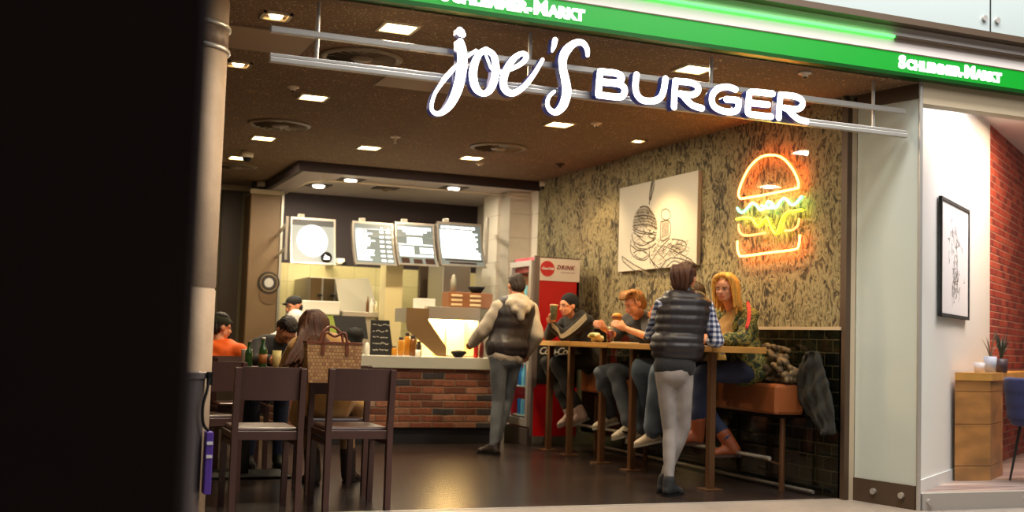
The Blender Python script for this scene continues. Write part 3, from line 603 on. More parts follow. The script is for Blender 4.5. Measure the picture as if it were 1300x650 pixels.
def drape(name, rows, X, m, label, cat, depth=.035, n=12):
    """hanging cloth: rows = (y, x left, x right) outline, thick folded body"""
    S = spline(rows, 5); g = [[at(a+(c-a)*k/n, y, X=X) for k in range(n+1)] for y, a, c in S]; t = root(name, tuple(g[-1][n//2]), label, cat)
    for i, row in enumerate(g):
        for k, p in enumerate(row):
            e = math.sin(PI*k/n); p.x += -depth*e-.016*e*math.sin(k*1.9+i*.25)+.012*e*math.sin(i*.9+k*.6)
    b = B(); R_, K = len(g), n+1; vs = [p for r in g for p in r]+[Vector((X+.02, p.y, p.z)) for r in g for p in r]; N = R_*K; fs = []
    for i in range(R_-1):
        for k in range(n): a = i*K+k; fs += [(a, a+1, a+K+1, a+K), (N+a, N+a+K, N+a+K+1, N+a+1)]
        for k in (0, n): a = i*K+k; fs.append((a, a+K, N+a+K, N+a) if k == 0 else (a, N+a, N+a+K, a+K))
    for k in range(n): a = k; fs.append((a, N+a, N+a+1, a+1)); a = (R_-1)*K+k; fs.append((a, a+1, N+a+1, N+a))
    b.add(vs, fs); remesh(b, name+'_body', m, t, .009, 2, .4, folds0(.006, 70)); return t
def folds0(amp, f):
    def d(V, N): s = np.sin(V[:, 1]*f+np.sin(V[:, 2]*14)*2)*np.cos(V[:, 2]*f*.3+V[:, 0]*9); return V+N*(amp*s)[:, None]
    return d
drape('jacket', [(446, 1027, 1038), (456, 1018, 1041), (472, 1011, 1046), (500, 1010, 1053), (520, 1020, 1057), (540, 1036, 1059), (552, 1042, 1059)], 5.6, M_coat, 'dark olive jacket hanging over the near end of the tan leather bench', 'jacket')
t = root('coat', (5.52, 7.85, .845), 'heap of brown patterned coats lying on the bench beside the blonde woman', 'coat'); b = B(); rr = random.Random(11)
for k in range(80):
    y = rr.uniform(7.66, 8.2); hgt = .25*math.sin(PI*min(max((y-7.62)/.62, 0), 1))+.03; p = Vector((5.53+rr.uniform(-.07, .08), y, .87+rr.uniform(0, hgt))); a_ = rr.uniform(0, PI); q = p+Vector((math.cos(a_)*.04, math.sin(a_)*.07, rr.uniform(-.035, .045)))
    b.cap(p, q, rr.uniform(.02, .034), rr.uniform(.014, .026), 8)
b.cap((5.53, 7.76, .87), (5.53, 8.1, .88), .035, .035); remesh(b, 'coat_heap', M_coat2, t, .009, 1, .4, folds0(.004, 80))
# ------------------------------------------------------------------ dark wooden chairs in front
M_walnut = mat('dark_walnut', (74, 48, 42), .4, var=.15, scale=4, stretch=(1, 1, .2)); M_seat = mat('brown_seat_leather', (74, 50, 44), .35)
def make_chair(label):
    t = root('dining_chair', (0, 0, 0), label, 'chair', 'dark wooden dining chairs'); w = .22
    for s in (-1, 1):
        b = B().bar((s*(w-.018), -.005, 0), (s*(w-.018), 0, .52), .036, .05).bar((s*(w-.018), 0, .5), (s*(w-.018), -.035, .9), .036, .05); build(b, 'leg', M_walnut, t)
        build(B().bar((s*(w-.02), .42, 0), (s*(w-.02), .40, .5), .036), 'leg', M_walnut, t)
        build(B().bar((s*(w-.02), .02, .43), (s*(w-.02), .39, .43), .02, .03), 'side_stretcher', M_walnut, t)
    b = B().box(-w+.03, w-.03, -.012, .01, .455, .51, .003).box(-w+.03, w-.03, .4, .42, .45, .5, .003).box(-w+.005, -w+.03, .0, .4, .46, .5).box(w-.03, w-.005, 0, .4, .46, .5); build(b, 'seat_frame', M_walnut, t)
    build(B().box(-w+.02, w-.02, .025, .435, .495, .53, .015), 'seat', M_seat, t)
    b = B(); n = 10      # curved broad back rail
    P = [(-w+.0+(2*w)*i/n, -.012-.022*math.sin(PI*i/n)) for i in range(n+1)]
    for (xa, ya), (xb, yb) in zip(P[:-1], P[1:]):
        q = [(xa, ya-.0, .70), (xb, yb-.0, .70), (xb, yb+.024, .70), (xa, ya+.024, .70)]; b.prism(q, (0, -.022, .205))
    build(b, 'back_rail', M_walnut, t); return t
CG = 'dark wooden dining chairs'
c1 = make_chair('dark wooden chair nearest the stone column, back to the viewer'); c1.location = (1.37, 7.27, 0)
dup(c1, (1.965, 7.32, 0), 'dark wooden chair second from the stone column, right of it is open floor', CG)
dup(c1, (2.02, 8.1, 0), 'dark wooden chair carrying the long haired woman in the tan coat', CG)
dup(c1, (1.18, 8.3, 0), 'dark wooden chair behind the front left one, by the stone column', CG, .35)
dup(c1, (1.62, 10.15, 0), 'dark wooden chair on the far side of the dining table, under the dark haired person', CG, PI)
# dining table with bottles
tb = root('dining_table', (1.6, 9.2, 0), 'dark wooden dining table behind the front chairs', 'table')
build(B().box(.85, 2.2, 8.85, 9.65, .8, .84, .005), 'table_top', M_walnut, tb)
build(B().box(1.5, 1.6, 9.2, 9.3, .02, .8), 'leg', M_black, tb); build(B().box(1.2, 1.9, 9.0, 9.5, 0, .02, .005), 'base', M_black, tb)
def lathe_obj(name, prof, loc, m, label, cat, group=None, n=18):
    b = B().lathe([(r, z+loc[2]) for r, z in prof], (loc[0], loc[1], 0), n); return tag(build(b, name, m, smooth=True), label, cat, group)
M_greeng = mat('green_bottle_glass', (30, 70, 24), .1, coat=.5); M_clearw = mat('pale_drink', (206, 192, 130), .15); M_redp = mat('red_plastic', (170, 26, 20), .35)
M_whitep = mat('white_plastic', (228, 224, 212), .4)
def bottle(x, y, z, m, label, h=.25, r=.031, capm=None, lab=None, group=None, name='bottle'):
    t = root(name, (x, y, z), label, 'bottle', group)
    build(B().lathe([(r*.9, z), (r, z+.01), (r, z+h*.55), (r*.8, z+h*.65), (r*.4, z+h*.78), (r*.36, z+h*.95), (.001, z+h*.95)], (x, y, 0), 18), 'glass_body', m, t, smooth=True)
    build(B().lathe([(r*.45, z+h*.94), (r*.45, z+h), (.001, z+h)], (x, y, 0), 14), 'cap', capm or M_whitep, t, smooth=True)
    if lab: build(B().lathe([(r+.001, z+h*.15), (r+.001, z+h*.45)], (x, y, 0), 18), 'sticker', lab, t, smooth=True)
    return t
z = .84
bottle(1.66, 9.15, z, M_greeng, 'green glass bottle with a pale cap on the dining table, left of the tan coat', .24, .034, M_whitep, mat('amber_label', (150, 90, 40), .5))
bottle(1.56, 9.2, z, M_greeng, 'green glass bottle leaning left on the dining table', .2, .03, M_greeng); 
lathe_obj('drinking_glass', [(.03, 0), (.036, .14), (.033, .14), (.028, .01)], (1.76, 9.1, z), M_clearw, 'tall glass of pale yellow drink beside the green bottle', 'glass')
lathe_obj('drinks_cup', [(.035, 0), (.045, .13), (.048, .135), (.001, .14)], (1.6, 9.55, z), M_whitep, 'white paper cup behind the green bottles', 'cup')
t = root('basket', (1.52, 10.9, .84), 'small red basket of condiments beside the orange jacket', 'basket'); z2 = .84
build(B().lathe([(.05, z2), (.075, z2+.07), (.068, z2+.07), (.045, z2+.01)], (1.52, 10.9, 0), 16), 'bowl', mat('yellow_bowl', (190, 150, 70), .5), t, smooth=True)
build(B().lathe([(.02, z2+.03), (.022, z2+.13), (.008, z2+.16), (.001, z2+.18)], (1.50, 10.9, 0), 12), 'red_squeeze_bottle', M_redp, t, smooth=True)
build(B().lathe([(.02, z2+.03), (.022, z2+.12), (.008, z2+.15), (.001, z2+.16)], (1.55, 10.91, 0), 12), 'white_squeeze_bottle', M_whitep, t, smooth=True)
tb = root('dining_table', (1.4, 10.95, 0), 'dark wooden table in front of the person in the orange jacket', 'table')
build(B().box(.7, 1.8, 10.6, 11.25, .8, .84, .005), 'table_top', M_walnut, tb); build(B().box(1.2, 1.3, 10.9, 11.0, .02, .8), 'leg', M_black, tb); build(B().box(.95, 1.55, 10.7, 11.15, 0, .02), 'base', M_black, tb)
# low partition behind the chairs on the left
t = root('bench_seat', (1.2, 9.75, 0), 'low dark wooden bench back between the two dining tables', 'bench')
build(B().box(.2, 1.0, 9.9, 9.95, .3, .86, .005), 'back_panel', M_walnut, t); build(B().box(.2, 1.0, 9.95, 10.35, .46, .52, .01), 'seat', M_seat, t); build(B().box(.25, .95, 10.0, 10.3, 0, .46), 'plinth', M_walnut, t)
# tote bag on the chair behind the woman
M_tote = brick_mat('brown_monogram_canvas', 0, .024, .024, [(0, (176, 134, 88)), (.4, (150, 108, 70)), (.7, (186, 146, 98))], (136, 98, 64), .005, .5, .1, .5); M_strap = mat('tan_strap', (112, 60, 40), .45)
tg = root('tote_bag', (1.93, 7.98, .78), 'brown patterned leather tote bag hanging on the chair behind the long haired woman', 'bag')
bx0, bx1, by = 1.735, 2.125, 7.98
b = B(); b.prism([(bx0+.02, by-.06, .785), (bx1-.01, by-.06, .785), (bx1, by-.06, 1.06), (bx0, by-.06, 1.07)], (0, .12, 0)); build(b, 'bag_body', M_tote, tg)
b = B().box(bx0-.002, bx1+.002, by-.064, by+.064, 1.052, 1.068); build(b, 'rim', M_strap, tg)
for x in (bx0+.11, bx1-.11): build(B().box(x-.012, x+.012, by-.068, by-.06, .98, 1.075), 'strap_tab', M_strap, tg)
for s in (-.062, .05):
    P = spline([(bx0+.11, by+s, 1.05), (bx0+.13, by+s, 1.13), ((bx0+bx1)/2, by+s+.02, 1.155+(.02 if s > 0 else -.05)), (bx1-.13, by+s, 1.13), (bx1-.11, by+s, 1.05)], 6); build(B().tube(P, .009), 'handle', M_strap, tg, smooth=True)
# ------------------------------------------------------------------ brick counter
ct = root('counter', (3.7, 12.1, 0), 'long brick fronted serving counter with a pale stone top', 'counter')
CX0, CX1, CY = 2.3, 4.78, 11.78
build(B().box(CX0, CX1, CY, 12.5, .17, .79), 'brick_front', M_brick, ct)
build(B().box(CX0, CX1-.04, CY+.06, 12.45, 0, .17), 'plinth', mat('dark_plinth', (34, 32, 36), .5), ct)
build(B().box(CX0-.04, CX1+.02, CY-.05, 12.55, .79, .915, .004), 'counter_top', mat('pale_counter_stone', (206, 208, 196), .3), ct)
CT = .915
# chalkboard
M_chalk = mat('chalk', (210, 206, 196), .9)
def board(x0, x1, y, z0, z1, label):
    t = root('chalkboard', ((x0+x1)/2, y, z0), label, 'chalkboard'); w = .012
    b = B().prism([(x0, y, z0), (x1+.03, y, z0), (x1-.02, y+.05, z1), (x0+.01, y+.05, z1)], (0, .015, 0)); build(b, 'slate', M_blackm, t)
    build(B().bar((x1+.01, y+.05, z0), (x1-.02, y+.06, z1), .012), 'strut', M_black, t)
    g = B(); r = random.Random(5)
    for k in range(5):
        zz = z1-.05-k*(z1-z0-.07)/4.6; x = x0+.03
        while x < x1-.03:
            L = r.uniform(.015, .05); yy = y+.05*(zz-z0)/(z1-z0)-.002
            ribbon(g, [(Vector((x, yy, zz+r.uniform(-.006, .006))), .0035), (Vector((x+L*.5, yy, zz+r.uniform(-.01, .012))), .0035), (Vector((x+L, yy, zz)), .003)], (0, -1, 0), .001, 3); x += L+r.uniform(.006, .02)
    build(g, 'chalk_marks', M_chalk, t); return t
p0, p1 = at(470, 447, Y=11.9), at(498, 407, Y=11.9)
board(p0.x, p1.x, 11.9, CT, p1.z, 'small black chalkboard with chalk writing standing on the counter')
# till screen
p0, p1 = at(426, 428, Y=12.05), at(467, 402, Y=12.05)
t = root('till_screen', ((p0.x+p1.x)/2, 12.05, CT), 'black till screen on a stand at the left of the counter', 'monitor')
build(B().prism([(p0.x+.02, 12.0, p0.z), (p1.x, 12.0, p0.z-.01), (p1.x-.02, 12.08, p1.z), (p0.x-.02, 12.08, p1.z)], (0, .04, 0)), 'screen', M_blackm, t)
build(B().cap(((p0.x+p1.x)/2, 12.08, CT+.02), ((p0.x+p1.x)/2, 12.08, p0.z+.06), .03, flat=True), 'stand', M_black, t); build(B().box((p0.x+p1.x)/2-.11, (p0.x+p1.x)/2+.11, 11.98, 12.2, CT, CT+.02, .005), 'base', M_black, t)
p = at(452, 418, Y=11.98); t = root('countertop_device', (p.x-.02, 11.92, CT), 'round black device on the counter in front of the till screen', 'device')
build(B().lathe([(.06, CT), (.06, CT+.02), (.03, CT+.05), (.03, CT+.09), (.075, CT+.13), (.09, CT+.2), (.075, CT+.27), (.001, CT+.29)], (p.x-.02, 11.92, 0), 20), 'body', M_black, t, smooth=True)
# jars and bottles
M_amber = mat('amber_jar', (196, 132, 40), .15, coat=.4); M_lid = mat('dark_lid', (40, 28, 20), .4)
def jar(px, y, h, r, m, label, lid=M_lid, group='amber jars on the counter'):
    x = at(px, 440, Y=y).x; t = root('jar', (x, y, CT), label, 'jar', group)
    build(B().lathe([(r*.9, CT), (r, CT+.01), (r, CT+h*.75), (r*.7, CT+h*.85), (.001, CT+h*.85)], (x, y, 0), 18), 'glass', m, t, smooth=True)
    build(B().lathe([(r*.72, CT+h*.84), (r*.72, CT+h), (.001, CT+h)], (x, y, 0), 18), 'lid', lid, t, smooth=True); return t
jar(501, 11.9, .1, .03, M_amber, 'small amber jar right beside the black chalkboard'); jar(509, 12.0, .2, .033, M_amber, 'tall amber bottle jar second from the chalkboard'); jar(517, 12.05, .25, .034, M_amber, 'tallest amber jar in the middle of the row')
jar(524, 11.93, .22, .035, mat('brown_jar', (120, 74, 30), .2), 'brown jar with a round dark label right of the tall amber jars'); jar(532, 12.0, .16, .03, mat('dark_jar', (60, 44, 28), .3), 'small dark jar beside the steel warmer')
lathe_obj('paper_cup', [(.022, 0), (.028, .07), (.026, .07), (.02, .005)], (at(531, 440, Y=11.84).x, 11.84, CT), M_whitep, 'small white cup in front of the jars', 'cup')
lathe_obj('white_figurine', [(.02, 0), (.032, .03), (.03, .08), (.02, .12), (.001, .135)], (at(466, 440, Y=11.86).x, 11.86, CT), M_whitep, 'small white rounded bottle left of the chalkboard', 'bottle')
# heated food display
hd = root('food_warmer', (4.2, 12.2, CT), 'steel heated food display with bright lit inside on the counter', 'food warmer')
M_copper = mat('warm_steel', (140, 112, 76), .45, .5)
a, b_ = at(517, 388, Y=11.95), at(553, 405, Y=11.95)
x0, x1 = a.x, at(607, 405, Y=12.0).x; zt = at(545, 405, Y=12.0).z
prf = [(x0, 1.29), (x0+.02, 1.19), (x0+.36, .92), (x0+.46, .92), (x0+.46, 1.02), (x0+.25, 1.30), (x0+.25, 1.43), (x0, 1.43)]
build(B().prism([(x, 11.95, z) for x, z in prf], (0, .03, 0)), 'side_panel', M_copper, hd)
build(B().box(x0, x0+.25, 11.98, 12.4, 1.28, 1.43, .004), 'hood_left', M_steel, hd)
build(B().box(x0+.25, x1, 12.0, 12.45, zt, zt+.14, .004), 'hood', M_steel, hd)
M_warm = mat('lit_warmer_back', (255, 236, 180), .5, emit=(255, 214, 130), es=2.2)
build(B().box(x0+.28, x1, 12.42, 12.45, CT, zt), 'lit_back', mat('warmer_back_panel', (244, 226, 178), .4), hd); build(B().box(x0+.3, x1-.02, 12.1, 12.4, zt-.012, zt), 'heat_lamp', mat('heat_lamp', (255, 240, 200), .5, emit=(255, 214, 140), es=34.), hd)
build(B().box(x0+.46, x1, 12.0, 12.42, CT, CT+.02), 'tray', M_steel, hd); build(B().box(x1, x1+.015, 12.0, 12.45, CT, zt+.14), 'side_panel', M_steel, hd)
build(B().box((x0+x1)/2+.18, (x0+x1)/2+.19, 12.395, 12.41, CT+.02, zt), 'divider', M_steel, hd)
for i in range(6): pass
lathe_obj('black_bowl', [(.04, 0), (.09, .05), (.075, .07), (.03, .075), (.001, .08)], (at(582, 450, Y=11.86).x, 11.86, CT), M_black, 'crumpled black dish in front of the lit food warmer', 'dish')
for px, h, m, l in [(604, .2, M_redp, 'red sauce bottle left of the man in the vest'), (611, .24, mat('dark_red', (90, 20, 16), .3), 'dark red sauce bottle nearest the man at the counter')]:
    x = at(px, 450, Y=11.84).x; bottle(x, 11.84, CT, m, l, h, .026)
# copper basket rack on the warmer
rk = root('wire_rack', (4.4, 12.25, zt+.14), 'copper coloured drawer rack standing on the food warmer', 'rack'); rx0, rx1 = at(566, 390, Y=12.2).x, at(622, 390, Y=12.2).x; rz = zt+.141
M_cop = mat('copper_brown', (150, 98, 62), .4, .3); build(B().box(rx0, rx1, 12.12, 12.35, rz, rz+.17, .006), 'case', M_cop, rk)
for i in range(3):
    for j in range(2): build(B().box(rx0+.03+j*.22, rx0+.16+j*.22, 12.108, 12.12, rz+.02+i*.05, rz+.045+i*.05, .003), 'drawer', mat('pale_tray', (220, 196, 150), .4), rk)
lathe_obj('steel_shaker', [(.03, 0), (.034, .13), (.022, .16), (.018, .19), (.001, .2)], (at(575, 380, Y=12.22).x, 12.22, rz+.17), mat('grey_cup', (150, 146, 128), .4), 'grey shaker bottle on top of the copper rack', 'bottle')
lathe_obj('black_bowl', [(.05, 0), (.1, .07), (.09, .075), (.04, .02)], (at(604, 383, Y=12.24).x, 12.24, rz+.17), M_black, 'black bowl on top of the copper rack', 'bowl')
tag(build(B().box(at(528, 380, Y=12.2).x, at(550, 380, Y=12.2).x, 12.12, 12.3, 1.43, 1.545, .004), 'box', M_whitep), 'white carton standing on the steel warmer hood', 'box')
# ------------------------------------------------------------------ kitchen behind
def kbox(name, px0, px1, py0, py1, Y, d, m, label, cat, bev=.004, zmin=None):
    a, c = at(px0, py1, Y=Y), at(px1, py0, Y=Y); z0 = a.z if zmin is None else zmin
    return tag(build(B().box(a.x, c.x, Y, Y+d, z0, c.z, bev), name, m), label, cat)
t = root('wall_cabinet', (3.5, 14.4, 1.5), 'steel three door wall cabinet at the back of the kitchen', 'cabinet'); a, c = at(392, 382, Y=14.4), at(442, 354, Y=14.4)
build(B().box(a.x, c.x, 14.4, KB, a.z-.0, c.z, .003), 'body', M_steel, t); w = (c.x-a.x)/3
for i in range(3): o = build(B().box(a.x+i*w+.012, a.x+(i+1)*w-.012, 14.385, 14.4, a.z+.01, c.z-.01, .002), 'door', mat('dull_bronze_steel', (120, 100, 70), .3, .8), t); build(B().box(a.x+i*w+.1, a.x+i*w+.16, 14.37, 14.385, a.z+.07, a.z+.09), 'handle', M_black, o)
t = root('bun_cabinet', (3.3, 13.7, 0), 'white kitchen cabinet with a green lower strip behind the long haired woman', 'cabinet'); a, c = at(375, 398, Y=13.6), at(432, 383, Y=13.6)
build(B().box(a.x, c.x, 13.6, 14.2, a.z, c.z, .01), 'top_box', M_whitep, t); build(B().box(a.x, c.x, 13.62, 14.2, .9, a.z, .005), 'lower_box', mat('pale_green_plastic', (150, 168, 70), .5), t); build(B().box(a.x+.02, c.x-.02, 13.62, 14.2, 0, .9), 'base', M_steel, t)
t = root('steel_hood', (3.9, 13.9, 0), 'stainless steel cooking station behind the till', 'hood'); a, c = at(432, 395, Y=13.7), at(482, 353, Y=13.7)
build(B().prism([(a.x, 13.7, a.z), (c.x, 13.7, a.z), (c.x, 14.2, c.z+.02), (a.x+.04, 14.2, c.z-.02)], (0, .03, 0)), 'splash_panel', mat('worn_steel', (112, 104, 88), .5, .5), t); build(B().box(a.x, c.x+.1, 13.6, 14.2, a.z-.06, a.z, .005), 'shelf', M_steel, t); build(B().box(a.x+.02, c.x+.08, 13.65, 14.2, 0, a.z-.06), 'base', M_steel, t)
zt2 = a.z
for px, h, r, m, l in [(472, .17, .03, M_whitep, 'white squeeze bottle on the steel shelf, left of its twin'), (478, .14, .03, mat('cream_plastic', (222, 212, 170), .4), 'cream squeeze bottle on the steel shelf'), (468, .2, .018, mat('dark_amber', (110, 70, 30), .3), 'thin dark bottle on the steel shelf')]:
    x = at(px, 390, Y=13.66).x; bottle(x, 13.66+(.05 if px < 470 else 0), zt2, m, l, h, r)
a, c = at(497, 440, Y=13.0), at(523, 335, Y=13.0)
tag(build(B().box(a.x, c.x, 13.35, 13.6, 0, 2.3), 'tiled_pier', mat('cream_pier', (214, 200, 150), .4), kind='structure'), 'cream coloured pier between the two kitchen areas', 'pier')
kbox('door_2', 530, 548, 338, 445, 14.6, .09, M_browndoor, 'brown door at the back of the kitchen', 'door', zmin=0)['kind'] = 'structure'
t = root('extractor_hood', (4.9, 13.9, 0), 'shiny steel extractor box behind the food warmer', 'hood'); a, c = at(561, 384, Y=13.8), at(598, 338, Y=13.8)
build(B().box(a.x, c.x, 13.8, 14.4, a.z-.05, c.z+.05, .01), 'canopy', M_steel, t); build(B().box(a.x, c.x, 13.9, 14.4, 0, a.z-.05), 'oven', mat('dark_steel', (110, 96, 80), .3, .8), t)
t = root('duct', (5.28, 13.5, 1.6), 'steel duct with two bands between the tiled columns', 'duct'); a, c = at(653, 330, Y=13.55), at(667, 248, Y=13.55)
build(B().box(a.x, c.x, 13.55, 13.75, 1.6, KZ-.02, .004), 'duct_body', M_steel, t)
for z_ in (2.72, 2.8, 2.5): build(B().box(a.x-.005, c.x+.005, 13.54, 13.76, z_, z_+.03), 'band', M_alu, t)
st(build(B().box(at(631, 300, Y=13.7).x, at(652, 300, Y=13.7).x, 13.7, 14.2, 0, KZ), 'column', M_white_tx, origin=(5, 13.7, 0)))
# round sign on the brown pillar
p = at(341, 359, Y=KB-.142); t = root('round_wall_sign', tuple(p), 'round dark badge with a white centre on the brown pillar', 'sign'); mx = Matrix.Rotation(PI/2, 3, 'X')
build(B().lathe([(.001, 0), (.14, 0), (.145, .01), (.14, .02), (.001, .02)], p, 28, mx), 'disc', mat('badge_dark', (46, 36, 30), .4), t); build(B().lathe([(.001, .02), (.06, .02), (.06, .026), (.001, .026)], p, 24, mx), 'centre', mat('badge_silver', (190, 184, 176), .4), t)
build(B().tube([p+Vector((math.cos(a_)*.11, -.024, math.sin(a_)*.11)) for a_ in [2*PI*k/24 for k in range(24)]], .004, 6, True), 'ring', mat('badge_gold', (170, 140, 90), .4), t)
p2 = at(341, 372, Y=KB-.155); t2 = root('round_wall_sign', tuple(p2), 'lower brown badge half hidden under the dark round badge', 'sign'); build(B().lathe([(.001, 0), (.12, 0), (.12, .008), (.001, .008)], p2+Vector((0, .012, -.03)), 28, mx), 'disc', mat('badge_brown', (104, 78, 50), .4), t2)
# ------------------------------------------------------------------ menu screens
MS = mat('menu_screen_grey', (120, 132, 134), .3, emit=(112, 128, 130), es=.35); MSW = mat('menu_lit_text', (250, 252, 255), .4, emit=(238, 246, 250), es=1.5); MSD = mat('menu_dark_band', (60, 40, 32), .4, emit=(60, 36, 26), es=.3)
def screen(pxl, pxr, ptop, pbot, label, style, inv=1, group='curved menu boards'):
    Yt = 13.3; a, c = at(pxl, ptop, Y=Yt), at(pxr, ptop+ (2 if inv > 0 else 4), Y=Yt); zt_, zb = (a.z+c.z)/2, at(pxl, pbot, Y=Yt).z+.0; x0, x1 = a.x, c.x
    t = root('menu_board', ((x0+x1)/2, Yt, zb), label, 'menu board', group)
    def yy(s): return Yt-.17*s*s*inv*1.0-.05*s      # s 0 top .. 1 bottom
    def surf(xa, xb, s0, s1, off, th, n=6):
        b = B(); P = []
        for i in range(n+1):
            s = s0+(s1-s0)*i/n; P.append((yy(s)-off, zt_+(zb-zt_)*s))
        for (ya, za), (yb, zb_) in zip(P[:-1], P[1:]): b.prism([(xa, ya, za), (xb, ya, za), (xb, ya+th, za), (xa, ya+th, za)], (0, yb-ya, zb_-za))
        return b
    build(surf(x0+.01, x1-.01, .0, 1, 0, .04), 'screen', MS, t)
    for xs in (x0, x1-.02): build(surf(xs, xs+.02, -.02, 1.03, .008, .06), 'side_frame', M_alu, t)
    b = surf(x0, x1, -.02, .03, .01, .06, 1); f = surf(x0, x1, .98, 1.02, .01, .06, 1); build(f, 'end_frame', M_alu, t); build(b, 'end_frame', M_alu, t)
    g = B(); d = B(); r = random.Random(len(label)); W = x1-x0
    def dash(xa, xb, s0, s1, tgt): q = surf(x0+xa*W, x0+xb*W, s0, s1, .004, .003, 2); tgt.add(q.v, q.f)
    if style == 'list':
        for k in range(13):
            s = .19+k*.058; L = r.uniform(.25, .5) if k % 2 == 0 else r.uniform(.15, .42); dash(.08, .08+L, s, s+.028, g)
            if k % 2 == 0 and k < 13: dash(.66, .76, s, s+.045, g); dash(.82, .93, s, s+.045, g)
        dash(.08, .95, .15, .158, g); dash(.69, .73, .1, .14, g); dash(.86, .9, .1, .14, g)
    elif style == 'mixed':
        x = .08
        while x < .9: L = r.uniform(.05, .14); dash(x, min(x+L, .94), .09, .155, g); x += L+.02
        dash(.2, .8, .18, .215, g); dash(.28, .7, .24, .27, g); dash(.3, .68, .34, .48, g); dash(.06, .94, .5, .52, g)
        for k in range(7): x = .08+k*.055; dash(x, x+.035, .56, .74, g); 
        for k in range(5): x = .6+k*.07; dash(x, x+.05, .58, .72, g)
        dash(.08, .92, .76, .8, g); dash(.1, .3, .84, .97, d); dash(.4, .62, .86, .97, d); dash(.7, .93, .84, .97, d)
    elif style == 'dense':
        x = .1
        while x < .86: L = r.uniform(.04, .12); dash(x, min(x+L, .9), .07, .13, g); x += L+.02
        for k in range(12): s = .16+k*.057; dash(.07, r.uniform(.78, .93), s, s+.044, g)
        dash(.12, .95, .86, .89, d); dash(.2, .8, .92, .96, d)
    if g.v: build(g, 'lit_lines', MSW, t)
    if d.v: build(d, 'dark_pictures', MSD, t)
    for xs in (x0+.12,): build(B().box(xs-.03, xs+.04, Yt-.0, Yt+.05, zt_+.01, zt_+.05, .004), 'top_clip', M_whitep, t)
    if style == 'screen':
        q = B(); cx, cz = (x0+x1)/2-.01, (zt_+zb)/2-.0
        s_ = .5; yc = yy(.5)-.02
        P = [(cx+W*.34*math.cos(2*PI*k/28), yy(min(max(.5-.36*math.sin(2*PI*k/28), 0), 1))-.012, cz+(zt_-zb)*.36*math.sin(2*PI*k/28)) for k in range(28)]
        for k in range(28):
            q.add([(cx, yy(.5)-.012, cz), P[k], P[(k+1) % 28]], [(0, 1, 2)])
        build(q, 'lit_plate_picture', mat('screen_oval_white', (255, 255, 255), .3, emit=(250, 254, 255), es=1.5), t)  # flat white oval shown on the screen
        for (xa, xb, s0, s1, nm, mm) in [(.02, .98, .02, .16, 'dark_header', mat('screen_header', (70, 74, 78), .4, emit=(70, 76, 80), es=.3))]: build(surf(x0+xa*W, x0+xb*W, s0, s1, .003, .003, 2), nm, mm, t)
        build(surf(x0+.02*W, x0+.98*W, .16, .97, .002, .002, 5), 'pale_field', mat('screen_pale', (140, 148, 148), .4, emit=(176, 190, 192), es=.35), t)
        bc = Vector((x0+W*.79, yy(.86)-.014, zt_+(zb-zt_)*.86)); b = B().lathe([(.001, 0), (.065, 0), (.065, .006), (.001, .006)], bc, 24, mx); build(b, 'round_logo', M_black, t)
        g = B(); 
        for l in [[(-.03, .0), (-.02, .012), (-.01, -.01), (0, .02), (.01, -.005), (.02, .01), (.035, 0)], [(-.035, -.02), (.035, -.018)], [(-.02, .03), (-.005, .02)]]: ribbon(g, [(bc+Vector((u, -.008, v)), .004) for u, v in l], (0, -1, 0), .001, 3)
        build(g, 'logo_marks', MSW, t)
    return t
screen(447, 499, 282, 335, 'left curved menu board with a price list in two columns', 'list')
screen(501, 551, 283, 336, 'middle curved menu board with a dark photo strip at its bottom', 'mixed')
screen(554, 611, 283, 337, 'right curved menu board, the brightest, full of white lines', 'dense')
screen(369, 426, 277, 333, 'single hanging screen with a white round plate picture and black logo at left', 'screen', .3, None)
t = root('screen_bracket', (5.1, 13.3, 2.3), 'steel bracket holding the right menu board to the tiled column', 'bracket'); a, c = at(617, 277, Y=13.35), at(632, 282, Y=13.6); z0 = at(618, 335, Y=13.35).z
build(B().cap((a.x, 13.3, z0), (a.x, 13.3, a.z), .02, flat=True), 'upright', M_alu, t)
for z_ in (a.z-.07, a.z-.36): build(B().bar((a.x, 13.3, z_), (a.x+.16, 13.72, z_), .03), 'arm', M_alu, t)
t = root('screen_bracket', (2.9, 13.3, 2.3), 'steel bracket at the left of the single hanging screen', 'bracket'); a = at(364, 275, Y=13.35); z0 = at(364, 330, Y=13.35).z
build(B().cap((a.x, 13.3, z0), (a.x, 13.3, a.z), .018, flat=True), 'upright', M_alu, t)
for z_ in (a.z-.08, a.z-.36): build(B().bar((a.x, 13.3, z_), (2.86, KB-.1, z_), .024), 'arm', M_alu, t)
p = at(435, 332, Y=14.6); t = root('security_camera', (p.x, 14.6, p.z), 'small white wall camera right of the single hanging screen', 'camera'); build(B().box(p.x-.07, p.x+.03, 14.6, KB, p.z-.03, p.z+.04, .01), 'housing', M_whitep, t); build(B().cap((p.x+.02, 14.56, p.z-.03), (p.x+.02, 14.62, p.z-.03), .025, flat=True), 'lens', M_black, t)
